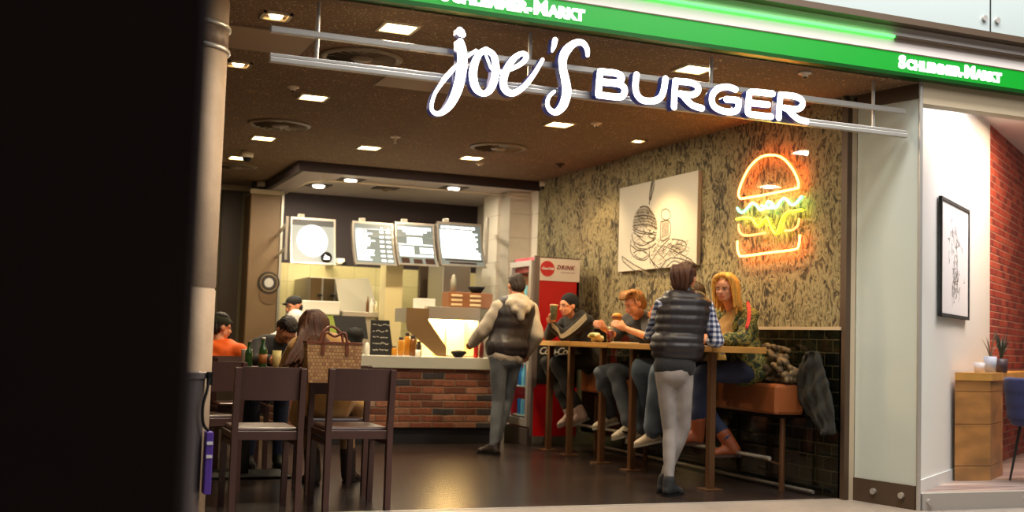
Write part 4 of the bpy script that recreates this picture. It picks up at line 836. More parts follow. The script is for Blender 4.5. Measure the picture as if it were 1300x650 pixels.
# ------------------------------------------------------------------ drinks fridge
M_red = mat('fridge_red', (190, 16, 22), .3, coat=.3); M_fw = mat('fridge_header_white', (222, 210, 200), .4)
fg = root('drinks_fridge', (5.22, 11.9, 0), 'tall red and white drinks fridge with a glass door facing left', 'fridge')
FX0, FX1, FY0, FY1, FH = 4.93, 5.5, 11.5, 12.15, 2.03
b = B().box(FX0+.06, FX1, FY0, FY0+.03, .1, FH).box(FX0+.06, FX1, FY1-.03, FY1, .1, FH).box(FX1-.03, FX1, FY0, FY1, .1, FH).box(FX0+.06, FX1, FY0, FY1, .1, .2).box(FX0+.06, FX1, FY0, FY1, FH-.16, FH)
build(b, 'cabinet', M_red, fg)
build(B().box(FX0+.09, FX1, FY0-.006, FY0, 1.775, FH-.01), 'header_panel', M_fw, fg); build(B().box(FX0+.03, FX0+.09, FY0-.008, FY0+.02, .1, FH+.01), 'corner_post', mat('fridge_frame_grey', (120, 108, 104), .4, .4), fg)
build(B().box(FX0+.06, FX1, FY0-.012, FY0-.006, .1, .62, .002), 'lower_panel', M_red, fg); build(B().box(FX0+.09, FX1-.1, FY0-.01, FY0-.004, .66, 1.12), 'dark_band', M_blackm, fg)
lc = Vector((5.11, FY0-.006, 1.905)); build(B().lathe([(.001, 0), (.085, 0), (.085, .004), (.001, .004)], lc, 28, mx), 'round_logo', M_red, fg)
build(text_b('Coca-Cola', .037, (lc.x, FY0-.013, 1.895), (1, 0, 0), (0, 0, 1), .002, .0015, .35, .9, 'CENTER'), 'logo_script', M_white, fg)
build(text_b('DRINK', .062, (5.22, FY0-.009, 1.905), (1, 0, 0), (0, 0, 1), .002, .002, .3, 1.15), 'heading', mat('dark_red_print', (120, 20, 24), .5), fg)
build(B().box(5.27, 5.44, FY0-.0085, FY0-.006, 1.868, 1.876), 'small_line', mat('print_grey', (170, 156, 150), .5), fg)
build(text_b('Coca-Cola', .11, (FX0+.1, FY0-.013, .98), (1, 0, 0), (0, 0, 1), .002, .001, .35, .8), 'logo_script', M_chalk, fg)
# glass door on the left side
b = B().box(FX0, FX0+.04, FY0+.02, FY0+.08, .2, FH-.04).box(FX0, FX0+.04, FY1-.08, FY1-.02, .2, FH-.04).box(FX0, FX0+.04, FY0+.08, FY1-.08, .2, .28).box(FX0, FX0+.04, FY0+.08, FY1-.08, FH-.1, FH-.04); d_ = build(b, 'door', M_alu, fg)
build(B().box(FX0+.015, FX0+.02, FY0+.08, FY1-.08, .28, FH-.1), 'door_glass', M_glass, d_)
build(B().box(FX0, FX0+.06, FY0, FY1, .0, .18, .004), 'grille', mat('grille_grey', (70, 60, 56), .5), fg)
build(B().box(FX0+.08, FX0+.1, FY0+.035, FY0+.055, .3, FH-.2), 'light_strip', mat('cold_strip', (255, 255, 255), .3, emit=(170, 225, 255), es=16.), fg)
build(B().box(FX1-.05, FX1-.03, FY0+.03, FY1-.03, .2, FH-.16), 'inner_wall', M_white, fg)
SHZ = [.3, .62, .94, 1.26, 1.56]
for z_ in SHZ: build(B().box(FX0+.07, FX1-.05, FY0+.035, FY1-.035, z_-.012, z_), 'shelf', M_whitep, fg)
cans = [mat('can_blue', (30, 110, 190), .3), mat('can_pale_blue', (120, 190, 220), .3), mat('can_orange', (220, 130, 30), .3), mat('can_white', (220, 226, 230), .3)]
for s, z_ in enumerate(SHZ):
    for k in range(5):
        y = FY0+.12+k*.1; m = cans[(0, 0, 1, 3, 2)[s] if k % 3 else 1]; hh = .2 if s % 2 == 0 else .24
        lab = '%s %s on the %s fridge shelf, %s from the near edge' % (('blue' if m is cans[0] else 'pale blue' if m is cans[1] else 'orange' if m is cans[2] else 'white'), 'can' if s % 2 == 0 else 'bottle', ('lowest', 'second lowest', 'middle', 'second highest', 'highest')[s], ('first', 'second', 'third', 'fourth', 'fifth')[k])
        t = root('drink_bottle' if s % 2 else 'drink_can', (FX0+.12, y, z_), lab, 'drink', 'drinks in the fridge')
        if s % 2: build(B().lathe([(.03, z_), (.034, z_+.01), (.034, z_+hh*.6), (.013, z_+hh*.85), (.013, z_+hh)], (FX0+.13, y, 0), 12), 'body', m, t, smooth=True); build(B().lathe([(.015, z_+hh*.97), (.015, z_+hh*1.05), (.001, z_+hh*1.05)], (FX0+.13, y, 0), 10), 'cap', M_whitep, t)
        else: build(B().lathe([(.028, z_), (.033, z_+.01), (.033, z_+hh*.8), (.026, z_+hh*.86), (.001, z_+hh*.86)], (FX0+.13, y, 0), 12), 'body', m, t, smooth=True); build(B().lathe([(.027, z_+hh*.855), (.027, z_+hh*.87), (.001, z_+hh*.87)], (FX0+.13, y, 0), 10), 'can_lid', M_alu, t)
# ------------------------------------------------------------------ neighbour shop things
t = root('framed_print', tuple(atw(1208, 400, .02)), 'black framed line drawing on the white wall next door', 'picture')
a, c = atw(1191, 330, .01), atw(1227, 330, .01); zt_, zb = atw(1208, 258).z, atw(1208, 404).z
def wq(p, q, z0, z1, th, off): p = Vector((p.x, p.y, z0)); q = Vector((q.x, q.y, z0)); return B().prism([p+WN*off, q+WN*off, q+WN*(off+th), p+WN*(off+th)], (0, 0, z1-z0))
build(wq(a, c, zb, zt_, .02, .0), 'mat_board', mat('paper_white', (226, 220, 222), .6), t)
f = B(); e = WD*.03
for q in (wq(a, a+e, zb, zt_, .03, 0), wq(c-e, c, zb, zt_, .03, 0), wq(a, c, zb, zb+.03, .03, 0), wq(a, c, zt_-.03, zt_, .03, 0)): f.add(q.v, q.f)
build(f, 'frame', M_blackm, t); g = B(); r = random.Random(4)
mid = (a+c)/2; HW = (c-a).length
for k in range(60):
    u = r.gauss(0, .1)*HW; v = zb+(zt_-zb)*r.uniform(.18, .8); p = mid+WD*u+WN*.0205; p.z = v; L = r.uniform(.02, .07)
    ribbon(g, [(p, .004), (p+WD*r.uniform(-L, L)+Vector((0, 0, r.uniform(-L, L))), .004), (p+WD*r.uniform(-L, L)+Vector((0, 0, r.uniform(-2*L, L))), .003)], WN, .0006, 4)
for (u, v, rr) in ((.02, .36, .14), (.02, .36, .1), (.0, .7, .07), (-.08, .25, .05)):
    ribbon(g, [(Vector((mid.x, mid.y, zb+(zt_-zb)*v))+WD*(u+rr*.55*math.cos(s))+WN*.0207+Vector((0, 0, rr*1.4*math.sin(s))), .004) for s in [2*PI*i/14 for i in range(15)]], WN, .0006, 3)
build(g, 'drawing', M_ink, t)
M_pine = mat('knotty_oak', (168, 112, 58), .5, var=.35, scale=3.2, stretch=(1, 1, 2.4)); M_pinet = mat('honey_oak_top', (206, 146, 70), .4, var=.15, scale=4)
t = root('wooden_counter', (7.9, 8.2, 0), 'thick golden oak window counter in the neighbouring shop', 'counter')
w0, w1 = Vector((7.60, 8.1, 0)), Vector((7.98, 8.07, 0)); w0 = w0+WN*.0
dz = lambda p, z: Vector((p.x, p.y, z))
ZT = .96
for (za, zb_) in ((0, .13), (.135, .5), (.505, .79), (.795, ZT-.07)): build(B().prism([dz(w0, za), dz(w1, za), dz(w1+WD*.6, za), dz(w0+WD*.6, za)], (0, 0, zb_-za)), 'oak_beam', M_pine, t)
build(B().prism([dz(w0-Vector((.01, .01, 0)), ZT-.07), dz(w1+Vector((.01, -.01, 0)), ZT-.07), dz(w1+WD*4.5, ZT-.07), dz(w0+WD*4.5, ZT-.07)], (0, 0, .07)), 'counter_top', M_pinet, t)
def pot(px, py, d, r, h, m, label, plant=0):
    p = at(px, py, Z=ZT); p = w0+WD*d+Vector((px*0+.0, 0, 0)); q = at(px, 465, Y=p.y); x, y = q.x, p.y
    t = root('plant_pot', (x, y, ZT), label, 'plant pot'); build(B().lathe([(r*.8, ZT), (r, ZT+h), (r*.9, ZT+h), (r*.75, ZT+.02)], (x, y, 0), 18), 'pot', m, t, smooth=True); build(B().lathe([(.001, ZT+h-.012), (r*.88, ZT+h-.01)], (x, y, 0), 14), 'soil', M_lid, t)
    rr = random.Random(plant+3); b = B()
    for k in range(plant):
        a_ = rr.uniform(0, 2*PI); L = rr.uniform(.12, .26); dx, dy = math.cos(a_)*rr.uniform(.02, .11), math.sin(a_)*rr.uniform(.02, .11)
        b.tube([(x, y, ZT+h-.01), (x+dx*.4, y+dy*.4, ZT+h+L*.5), (x+dx, y+dy, ZT+h+L)], [.006, .006, .001], 4)
    if plant: build(b, 'leaves', mat('dark_spiky_leaf', (52, 56, 34), .5) if plant > 20 else mat('dry_twig', (120, 96, 70), .7), t)
    return t
pot(1243, 466, .25, .05, .09, mat('pot_white', (216, 208, 210), .5), 'small white pot at the left end of the oak counter')
pot(1257, 466, .35, .06, .15, mat('pot_bluegrey', (176, 180, 196), .5), 'pale blue grey pot holding thin twigs on the oak counter', 7)
pot(1271, 464, .62, .065, .13, mat('pot_dark', (64, 44, 50), .5), 'dark pot with a spiky dark green plant on the oak counter', 40)
# blue velvet chair
M_velvet = mat('blue_velvet', (22, 28, 84), .7, sheen=.15); cx, cy = 8.36, 7.88
t = root('velvet_chair', (cx, cy, 0), 'dark blue velvet chair at the oak counter, cut by the right edge', 'chair')
b = B(); n = 18
for k in range(n):
    a0 = math.radians(100+k*170/n); a1 = math.radians(100+(k+1)*170/n)
    for a_, s in ((a0, 0), (a1, 1)): pass
    q = []
    for a_ in (a0, a1): q.append(Vector((cx+.27*math.cos(a_), cy+.27*math.sin(a_), .62)))
    q += [Vector((cx+.21*math.cos(a1), cy+.21*math.sin(a1), .62)), Vector((cx+.21*math.cos(a0), cy+.21*math.sin(a0), .62))]
    for zz in (0, .12, .24): b.prism([Vector((v.x+(v.x-cx)*zz*.4, v.y+(v.y-cy)*zz*.4, .56+zz)) for v in q], (0, 0, .13))
remesh(b, 'backrest', M_velvet, t, .02, 3)
build(B().lathe([(.001, .5), (.22, .5), (.25, .54), (.25, .62), (.22, .65), (.001, .66)], (cx, cy, 0), 24), 'seat', M_velvet, t, smooth=True)
for a_ in (45, 135, 225, 315): c_ = Vector((math.cos(math.radians(a_)), math.sin(math.radians(a_)), 0)); build(B().cap(Vector((cx, cy, .52))+c_*.15, Vector((cx, cy, 0))+c_*.24, .014, .01, flat=True), 'leg', M_black, t)
# ------------------------------------------------------------------ waste bin in front of the stone column
wb = root('waste_bin', (.76, 6.42, 0), 'grey metal waste bin with a purple sign in front of the stone column', 'bin'); M_bin = mat('bin_grey', (104, 96, 96), .4, .6)
b = B().lathe([(.12, .0), (.12, .86), (.13, .865), (.13, .895), (.1, .9)], (.74, 6.4, 0), 28); build(b, 'body', M_bin, wb, smooth=False)
P = [(.885+.0, 6.36, .84), (.86, 6.36, .80), (.845, 6.36, .72), (.85, 6.36, .63), (.885, 6.36, .59)]; build(B().tube(spline([(.872, 6.33, .87), (.86, 6.31, .8), (.842, 6.3, .72), (.85, 6.31, .63), (.88, 6.33, .59)], 6), .008), 'hoop', M_black, wb)
build(B().box(.862, .89, 6.33, 6.36, .83, .9), 'latch', M_black, wb)
build(B().box(.868, .905, 6.3, 6.4, .26, .585, .004), 'purple_panel', mat('purple_sign', (84, 52, 150), .5), wb)
for z_ in (.45, .52): build(B().box(.872, .903, 6.296, 6.3, z_, z_+.016), 'white_stripe', M_white, wb)
# ------------------------------------------------------------------ people
M_skin = mat('skin', (205, 140, 104), .5, var=.04, scale=20); M_eye = mat('eye_dark', (36, 26, 22), .2); M_eyew = mat('eye_white', (170, 150, 136), .3); M_lip = mat('lip', (170, 80, 72), .5)
def V3(*a): return Vector(a[0]) if len(a) == 1 else Vector(a)
def fwd(yaw): a = math.radians(yaw); return Vector((-math.sin(a), math.cos(a), 0))
def rgt(yaw): a = math.radians(yaw); return Vector((math.cos(a), math.sin(a), 0))
TL = [(0-.06, .150, .112), (.06, .178, .120), (.2, .168, .112), (.38, .146, .1), (.55, .15, .102), (.72, .165, .11), (.9, .175, .102), (1.0, .165, .085), (1.09, .11, .06)]
def torso(b, J, infl=0., t0=-1, t1=2, sc=1., hem=0.):
    hm, sm = (J['hl']+J['hr'])/2, (J['sl']+J['sr'])/2; lh, ls = (J['hr']-J['hl']).normalized(), (J['sr']-J['sl']).normalized(); ax = sm-hm
    bk = ls.cross(ax).normalized()      # forward side
    lv = []
    for t, hw, r in TL:
        if t < t0 or t > t1: continue
        lat = lh.lerp(ls, min(max(t, 0), 1)).normalized(); c = hm+ax*t-bk*(.025*math.sin(PI*min(max(t, 0), 1)))
        r_ = r*sc+infl+(hem if t < max(t0, 0)+.2 else 0); w = hw*sc+infl+(hem if t < max(t0, 0)+.2 else 0)-r_; lv.append((c-lat*w, c+lat*w, r_))
    for l, r, q in lv: b.cap(l, r, q, n=16)
    for (l0, r0_, q0), (l1, r1_, q1) in zip(lv[:-1], lv[1:]):
        for t in (0, .33, .66, 1): b.cap(l0.lerp(r0_, t), l1.lerp(r1_, t), q0, q1, n=14)
    return b
def arm(b, J, s, infl=0., upto=1., sc=1.):
    S, E, W_ = J['s'+s], J['e'+s], J['w'+s]; b.cap(S, E, .056*sc+infl, .043*sc+infl); e2 = E.lerp(W_, upto); b.cap(E, e2, .044*sc+infl, (.044-.015*upto)*sc+infl)
    c = (J['sl']+J['sr'])/2; b.cap(S, S.lerp(c, .5), .06*sc+infl, .07*sc+infl); return b
def leg(b, J, s, infl=0., upto=1., sc=1.):
    H_, K, A = J['h'+s], J['k'+s], J['a'+s]; b.cap(H_, K, .088*sc+infl, .058*sc+infl); m = K.lerp(A, .3); e = K.lerp(A, upto)
    b.cap(K, m, .057*sc+infl, .056*sc+infl)
    if upto > .3: b.cap(m, e, .056*sc+infl, (.056-.018*(upto-.3)/.7)*sc+infl)
    return b
def hand(b, W_, d, th, curl=.4, spread=1.):
    d = Vector(d).normalized(); th = Vector(th); th = (th-d*th.dot(d)).normalized(); n = d.cross(th).normalized()   # palm side
    for i, (o, L) in enumerate(((.032, .074), (.011, .084), (-.011, .078), (-.031, .062))):
        k = W_+d*.088+th*o*spread; b.cap(W_+d*.012+th*o*.6, k, .0155, .013, 8)
        p = k; a = 0
        for j, f in enumerate((.45, .32, .23)):
            a += curl*(.75, 1.0, .7)[j]; q = p+(d*math.cos(a)+n*math.sin(a))*L*f; b.cap(p, q, .0105-.0012*j, .0098-.0012*j, 8); p = q
    b.cap(W_-d*.01, W_+d*.05, .024, .027, 10)
    t0 = W_+d*.028+th*.022; t1 = t0+(th*.75+d*.55+n*.3*curl).normalized()*.04; t2 = t1+(d*.9+th*.25+n*.7*curl).normalized()*.032
    b.cap(t0, t1, .0155, .0125, 8); b.cap(t1, t2, .012, .0095, 8)
def hframe(yaw, pitch, tilt=0):
    return Matrix.Rotation(math.radians(yaw), 3, 'Z') @ Matrix.Rotation(math.radians(pitch), 3, 'X') @ Matrix.Rotation(math.radians(tilt), 3, 'Y')
def head(b, c, Mx, sc=1.):
    def e(p, r): b.ell(c+Mx @ (Vector(p)*sc), [v*sc for v in r], Mx, 18, 12)
    def k(p, q, r0, r1): b.cap(c+Mx @ (Vector(p)*sc), c+Mx @ (Vector(q)*sc), r0*sc, r1*sc, 10)
    e((0, -.012, .03), (.075, .093, .085)); e((0, .022, -.03), (.06, .064, .075)); e((0, .035, -.072), (.036, .042, .03)); e((0, .055, .035), (.056, .036, .042))
    k((-.048, .06, .018), (.048, .06, .018), .018, .018)                                   # brow
    k((0, .088, .012), (0, .108, -.026), .008, .0125); k((-.01, .098, -.03), (.01, .098, -.03), .0095, .0095)   # nose
    k((-.036, .062, -.022), (-.03, .055, -.05), .022, .018); k((.036, .062, -.022), (.03, .055, -.05), .022, .018)
    k((-.017, .083, -.053), (.017, .083, -.053), .0085, .0085)
    for s in (-1, 1): e((s*.077, -.006, -.002), (.01, .02, .032)); k((s*.045, .02, -.05), (s*.02, .06, -.078), .02, .016)
def face_parts(c, Mx, par, sc=1., brow=(90, 60, 36)):
    for s in (-1, 1):
        p = c+Mx @ (Vector((s*.031, .083, .006))*sc); o = build(B().ell(p, (.0105, .009, .006), Mx, 12, 8), 'eye', M_eyew, par, smooth=True); q = c+Mx @ (Vector((s*.031, .0912, .006))*sc); build(B().ell(q, (.006, .003, .006), Mx, 10, 6), 'iris', M_eye, o, smooth=True)
        build(B().cap(c+Mx @ (Vector((s*.016, .094, .026))*sc), c+Mx @ (Vector((s*.048, .08, .026))*sc), .0045, .003, 8), 'eyebrow', mat('brow_%d' % brow[0], brow, .8), par, smooth=True)
    build(B().cap(c+Mx @ (Vector((-.019, .089, -.053))*sc), c+Mx @ (Vector((.019, .089, -.053))*sc), .0055, .0055, 8), 'lips', M_lip, par, smooth=True)
def shoe(name, J, s, m, par, yaw, pitch=0, boot=0., sole=None, L=.24):
    A = J['a'+s]; Mx = hframe(yaw, pitch); f = lambda x, y, z: A+Mx @ Vector((x, y, z)); b = B(); e = L-.07
    b.cap(f(0, -.03, -.048), f(0, .03, -.046), .036, .04); b.cap(f(0, .0, -.03), f(0, e-.06, -.052), .043, .034); b.cap(f(0, .02, -.005), f(0, e-.1, -.035), .036, .03)
    b.cap(f(-.016, e-.06, -.056), f(-.006, e-.03, -.058), .03, .026); b.cap(f(.016, e-.07, -.056), f(.006, e-.03, -.058), .03, .026)
    b.cap(f(0, -.012, -.035), A+(J['k'+s]-A).normalized()*(.035+boot), .045 if not boot else .056, .047 if not boot else .062)
    o = remesh(b, name, m, par, .009, 2)
    q = B(); pts = [(-.03, -.062), (.03, -.062), (.037, .0), (.042, e-.08), (.036, e-.02), (0, e+.002), (-.036, e-.02), (-.042, e-.08), (-.037, 0)]
    q.prism([f(x, y, -.09) for x, y in pts], Mx @ Vector((0, 0, .02))); build(q, 'sole', sole or M_black, o); return o
def person(J, label, yaw=0, sc=1., group=None, hands=None, fps=(90, 60, 36), hs=1.):
    g = (J['hl']+J['hr'])/2; z = min(J['al'].z, J['ar'].z)-.09
    r = root('person', (g.x, g.y, max(z, 0) if z > .05 else 0), label, 'person', group)
    Mx = hframe(*J['look']); b = B(); torso(b, J, -.012, sc=sc)
    for s in 'lr': arm(b, J, s, -.004, sc=sc); leg(b, J, s, -.006, sc=sc)
    nk = (J['sl']+J['sr'])/2; b.cap(nk+V3(0, 0, -.02), J['head']+Mx @ V3(0, -.015, -.05), .056*sc, .052*sc); head(b, J['head'], Mx, hs)
    for s in 'lr':
        d, th, cu = (hands or {}).get(s, ((J['w'+s]-J['e'+s]), V3(0, 0, 1), .5)); hand(b, J['w'+s], d, th, cu)
    o = remesh(b, 'body', M_skin, r, .0085, 3, .5); face_parts(J['head'], Mx, r, hs, fps); r['_x'] = 0; del r['_x']; return r, Mx
def garment(name, J, m, par, parts, infl=.012, sc=1., arm_to=1., leg_to=1., flare=0, t0=-1, t1=1.02, disp=None, hem=0., voxel=.012, sm=4, extra=None, ainf=None, linf=None):
    b = B()
    if 't' in parts: torso(b, J, infl, t0, t1, sc, hem)
    for s in 'lr':
        if 'a' in parts: arm(b, J, s, (ainf if ainf is not None else infl), arm_to, sc)
        if 'g' in parts: leg(b, J, s, (linf if linf is not None else infl), leg_to, sc)
    if flare:
        for s in 'lr': b.cap(J['k'+s], J['a'+s].lerp(J['k'+s], 1.08-leg_to), .062, flare, 14)
    if extra: extra(b)
    return remesh(b, name, m, par, voxel, sm, .5, disp)
def quilt(h=.075, amp=.012, z0=0):
    def d(V, N): return V+N*(amp*(np.abs(np.sin(PI*(V[:, 2]-z0)/h))-.4))[:, None]
    return d
def folds(amp=.008, f=30, seed=0):
    def d(V, N): s = np.sin(V[:, 2]*f+np.sin(V[:, 0]*f*.7+seed)*1.6+V[:, 1]*f*.5)*np.cos(V[:, 2]*f*.37+V[:, 0]*9+seed); return V+N*(amp*s)[:, None]
    return d
def strands(b, c, Mx, lst, r=.02, n=8):
    for pts in lst: P = [Vector(p) for p in spline([tuple(c+Mx @ Vector(p)) for p in pts], 4)]; k = len(P); b.tube(P, [r*(1-.55*i/k)+.002 for i in range(k)], 7)
def hairmat(name, c): return mat(name, c, .62, var=.35, scale=30, bump=.25, bscale=70, stretch=(1, 1, .25))
def hdisp(c, Mx, amp, seed):
    c = np.array(c); A = np.array(Mx)
    def d(V, N):
        L = (V-c) @ A; az = np.arctan2(L[:, 0], -L[:, 1]-.02*0+.0); s = np.sin(az*19+np.sin(L[:, 2]*26+seed)*1.3)+.6*np.sin(az*37+L[:, 2]*30+seed)+.4*np.sin(L[:, 0]*160+L[:, 1]*130+seed); return V+N*(amp*.6*s)[:, None]
    return d
def hair(c, Mx, par, m, kind='short', name='hair', sc=1., seed=0, extra=None, amp=.005):
    b = B(); e = lambda p, r: b.ell(c+Mx @ (Vector(p)*sc), [v*sc for v in r], Mx, 18, 12)
    e((0, -.024, .04), (.083, .088, .085)); e((0, -.048, .0), (.076, .064, .078))
    if kind == 'short': e((0, .03, .092), (.062, .045, .028)); e((.02, -.01, .105), (.06, .06, .03))
    if extra: strands(b, c, Mx, extra)
    return remesh(b, name, m, par, .0065, 2 if kind == 'short' else 6, .5, hdisp(c, Mx, amp, seed))
def ptable(px, py, **k): return at(px, py, **k)
JEANS = mat('grey_blue_jeans', (74, 78, 84), .8, var=.25, scale=7, bump=.15, bscale=120); JEANS2 = mat('dark_blue_jeans', (40, 48, 74), .8, var=.2, scale=7, bump=.15, bscale=120); JEANS3 = mat('pale_blue_jeans', (92, 104, 118), .8, var=.25, scale=6, bump=.15, bscale=120)
JGREY = mat('light_grey_jeans', (138, 129, 123), .8, var=.15, scale=7, bump=.15, bscale=120); PUFF = mat('black_puffer', (36, 30, 33), .45, var=.15, scale=9); TBLACK = mat('black_cloth', (20, 19, 21), .85, var=.2, scale=9, sheen=.1)
def mk(hips, hw, hyaw, chest, sw, syaw, head_, look, **k):
    J = dict(hl=Vector(hips)-rgt(hyaw)*hw, hr=Vector(hips)+rgt(hyaw)*hw, sl=Vector(chest)-rgt(syaw)*sw, sr=Vector(chest)+rgt(syaw)*sw, head=Vector(head_), look=look, toe=hyaw); J.update({a: (Vector(v) if not isinstance(v, (int, float)) else v) for a, v in k.items()}); return J
# --- man at the counter, seen from behind
J = mk((4.345, 10.72, .95), .09, 12, (4.44, 10.76, 1.43), .18, 8, (4.475, 10.83, 1.66), (4, -12), el=(4.13, 10.82, 1.2), er=(4.68, 10.74, 1.17), wl=(4.12, 11.08, 1.08), wr=(4.66, 10.93, 1.0), kl=(4.27, 10.70, .51), kr=(4.40, 10.80, .52), al=(4.19, 10.58, .09), ar=(4.27, 10.74, .09))
r, Mx = person(J, 'man at the counter seen from behind in a black vest over a grey hoodie', hands={'l': ((0, 1, -.1), (1, 0, .3), .7), 'r': ((0, .6, -.8), (-1, .3, 0), .5)}, hs=1.0)
HOOD = mat('pale_grey_hoodie', (186, 176, 160), .9, var=.1, scale=8, bump=.1)
garment('hoodie', J, HOOD, r, 'ta', .02, arm_to=.95, disp=folds(.006, 34, 1), ainf=.03, t0=.0)
garment('vest', J, PUFF, r, 't', .056, t0=.12, disp=quilt(.11, .004, .9), hem=.006, extra=lambda b: b.cap(J['sl']+V3(.02, 0, -.01), J['sr']+V3(-.02, 0, -.01), .088, .088, 14))
hb = B(); c = (J['sl']+J['sr'])/2
for a_ in range(-4, 5): q = c+V3(math.sin(a_*.38)*.12, -.06-.1*math.cos(a_*.38), .07-.02*abs(a_)/4); hb.cap(q, q+V3(-math.sin(a_*.38)*.035, .03, .06), .036, .03)
hb.cap(c+V3(0, -.15, .03), c+V3(0, -.165, -.09), .075, .035); hb.cap(c+V3(-.1, -.12, .05), c+V3(.1, -.12, .05), .055, .055); hb.cap(c+V3(-.06, -.15, .0), c+V3(.06, -.15, .0), .05, .05)
remesh(hb, 'hood', HOOD, r, .01, 4, .5, folds(.004, 40, 2))
garment('trousers', J, JEANS, r, 'tg', .006, t1=.22, leg_to=.97, disp=folds(.003, 30, 3), linf=.008)
hair(J['head'], Mx, r, hairmat('dark_brown_hair', (42, 28, 20)), 'short')
for s, yw in (('l', 30), ('r', 5)): shoe('shoe', J, s, mat('dark_brown_shoe', (36, 24, 22), .5), r, yw, L=.27)
# --- person in the black beanie
sl = at(738, 404, X=5.2); hd_ = at(722, 389, X=5.11)
J = mk((5.43, 11.0, .93), .09, 90, ((sl.x+5.26)/2, sl.y+.16, sl.z-.02), .165, 98, hd_, (100, -5), el=at(716, 429, X=5.03), wl=at(701, 413, X=4.9), er=(4.98, 11.12, 1.18), wr=(4.93, 10.93, 1.3), kl=(4.98, 10.93, .90), kr=(5.0, 11.2, .9), al=(5.17, 10.7, .4), ar=(5.2, 11.0, .38))
J['el'].z = max(J['el'].z, 1.178); J['er'].z = 1.178
r, Mx = person(J, 'person in a black beanie and striped black track jacket drinking from a cup', hands={'l': ((-.1, -.1, 1), (-1, .2, 0), .8), 'r': ((-.1, -.2, 1), (-1, -.2, 0), .9)}, sc=.95)
garment('track_jacket', J, TBLACK, r, 'ta', .02, sc=.95, disp=folds(.006, 34, 4), ainf=.018)
M_stripe = mat('sleeve_stripe', (150, 142, 122), .7); b = B()
off = V3(-.45, -.85, .1).normalized()
for k in (-.022, .0, .022):
    u = V3(-.3, 0, .95)*k
    ribbon(b, [(J['sl']+off*.078+V3(0, 0, .03)+u, .008), (J['sl'].lerp(J['el'], .5)+off*.074+u, .008), (J['el']+off*.068+V3(-.02, 0, -.01)+u*.6, .008), (J['el'].lerp(J['wl'], .5)+off*.064+u, .007), (J['wl']+off*.055+u, .007)], off, .012, 5)
build(b, 'sleeve_stripes', M_stripe, r)
garment('trousers', J, mat('dark_track_trousers', (34, 32, 30), .85, var=.2), r, 'tg', .01, t1=.2, leg_to=.96, disp=folds(.006, 26, 5), flare=.062)
b = B(); e = lambda p, q: b.ell(J['head']+Mx @ Vector(p), q, Mx, 18, 12); e((0, -.018, .055), (.09, .098, .088)); e((0, -.04, .03), (.088, .08, .075))
remesh(b, 'beanie', mat('black_knit', (18, 18, 22), .95, bump=.3, bscale=90), r, .009, 3)
b = B().ell(J['head']+Mx @ V3(0, -.06, -.04), (.07, .04, .06), Mx); remesh(b, 'hair', hairmat('black_hair', (26, 20, 18)), r, .01, 2)
for s in 'lr': shoe('sneaker', J, s, mat('pinkish_white_shoe', (180, 150, 136), .6), r, 80, -24, .02, mat('grey_sole', (150, 142, 128), .6), .25)
p = at(703, 396, X=4.86); t = root('drinks_cup', (p.x, p.y, p.z-.075), 'tall patterned drinks cup held up by the person in the black beanie', 'cup')
b = B().lathe([(.03, -.08), (.04, .06), (.042, .065), (.001, .067)], p, 20); build(b, 'cup', mat('grey_green_cup', (104, 110, 86), .4, var=.5, scale=30), t, smooth=True); build(B().lathe([(.043, .062), (.043, .074), (.001, .08)], p, 20), 'cup_lid', mat('cup_lid', (196, 170, 120), .4), t, smooth=True)
# --- young man leaning over the table
sl = at(822, 407, X=5.3); hd_ = at(806, 386, X=5.14); sl.z -= .0
J = mk((5.46, 9.55, .93), .09, 90, (sl.x, sl.y+.17, sl.z), .175, 92, hd_, (88, -24), el=at(826, 429, X=5.15), wl=at(794, 417, X=4.98), er=(5.1, 9.85, 1.19), wr=(4.93, 9.72, 1.25), kl=at(764, 474, X=4.93), kr=at(782, 474, X=5.0), al=at(775, 528, X=5.1), ar=at(800, 540, X=5.08))
J['el'].z = max(J['el'].z, 1.175)
r, Mx = person(J, 'young man with tousled golden hair and black T-shirt leaning over the table holding a drink', hands={'l': ((-.9, .3, .45), (.2, .3, 1), .75), 'r': ((-.8, -.5, .4), (.2, .2, 1), .75)}, fps=(120, 84, 44))
garment('t_shirt', J, TBLACK, r, 'ta', .016, arm_to=0.0, disp=folds(.006, 34, 6), ainf=.022)
garment('trousers', J, JEANS, r, 'tg', .012, t1=.2, leg_to=.97, disp=folds(.007, 30, 7), linf=.02, flare=.075)
hair(J['head'], Mx, r, hairmat('golden_brown_hair', (150, 100, 44)), 'short', seed=3, amp=.009, extra=[[(x, -.02, .11), (x*1.2, .06, .125), (x*1.1, .105, .085)] for x in (-.05, -.025, 0, .025, .05)])
M_snk = mat('cream_sneaker', (166, 152, 128), .6)
for s, yw in (('l', 70), ('r', 75)):
    o = shoe('sneaker', J, s, M_snk, r, yw, -16, .0, mat('grey_sole', (150, 142, 128), .6), .27)
A = J['ar']; b = B(); ribbon(b, [(A+V3(-.1, -.052, -.05), .006), (A+V3(-.05, -.056, -.062), .011), (A+V3(.02, -.055, -.03), .004)], (0, -1, 0), .01, 4); build(b, 'dark_side_mark', M_black, o)
p = at(775, 414, X=4.88); p.z = 1.125; x, y = p.x, p.y
t = root('glass_of_cola', (x, y, 1.125), 'glass of dark red drink held by the young man with golden hair', 'glass')
build(B().lathe([(.028, 1.127), (.034, 1.235), (.001, 1.235)], (x, y, 0), 18), 'drink', mat('red_cola', (120, 20, 16), .15), t, smooth=True); build(B().lathe([(.03, 1.125), (.038, 1.27), (.036, 1.27), (.03, 1.13)], (x, y, 0), 18), 'glass_wall', M_glass, t, smooth=True)
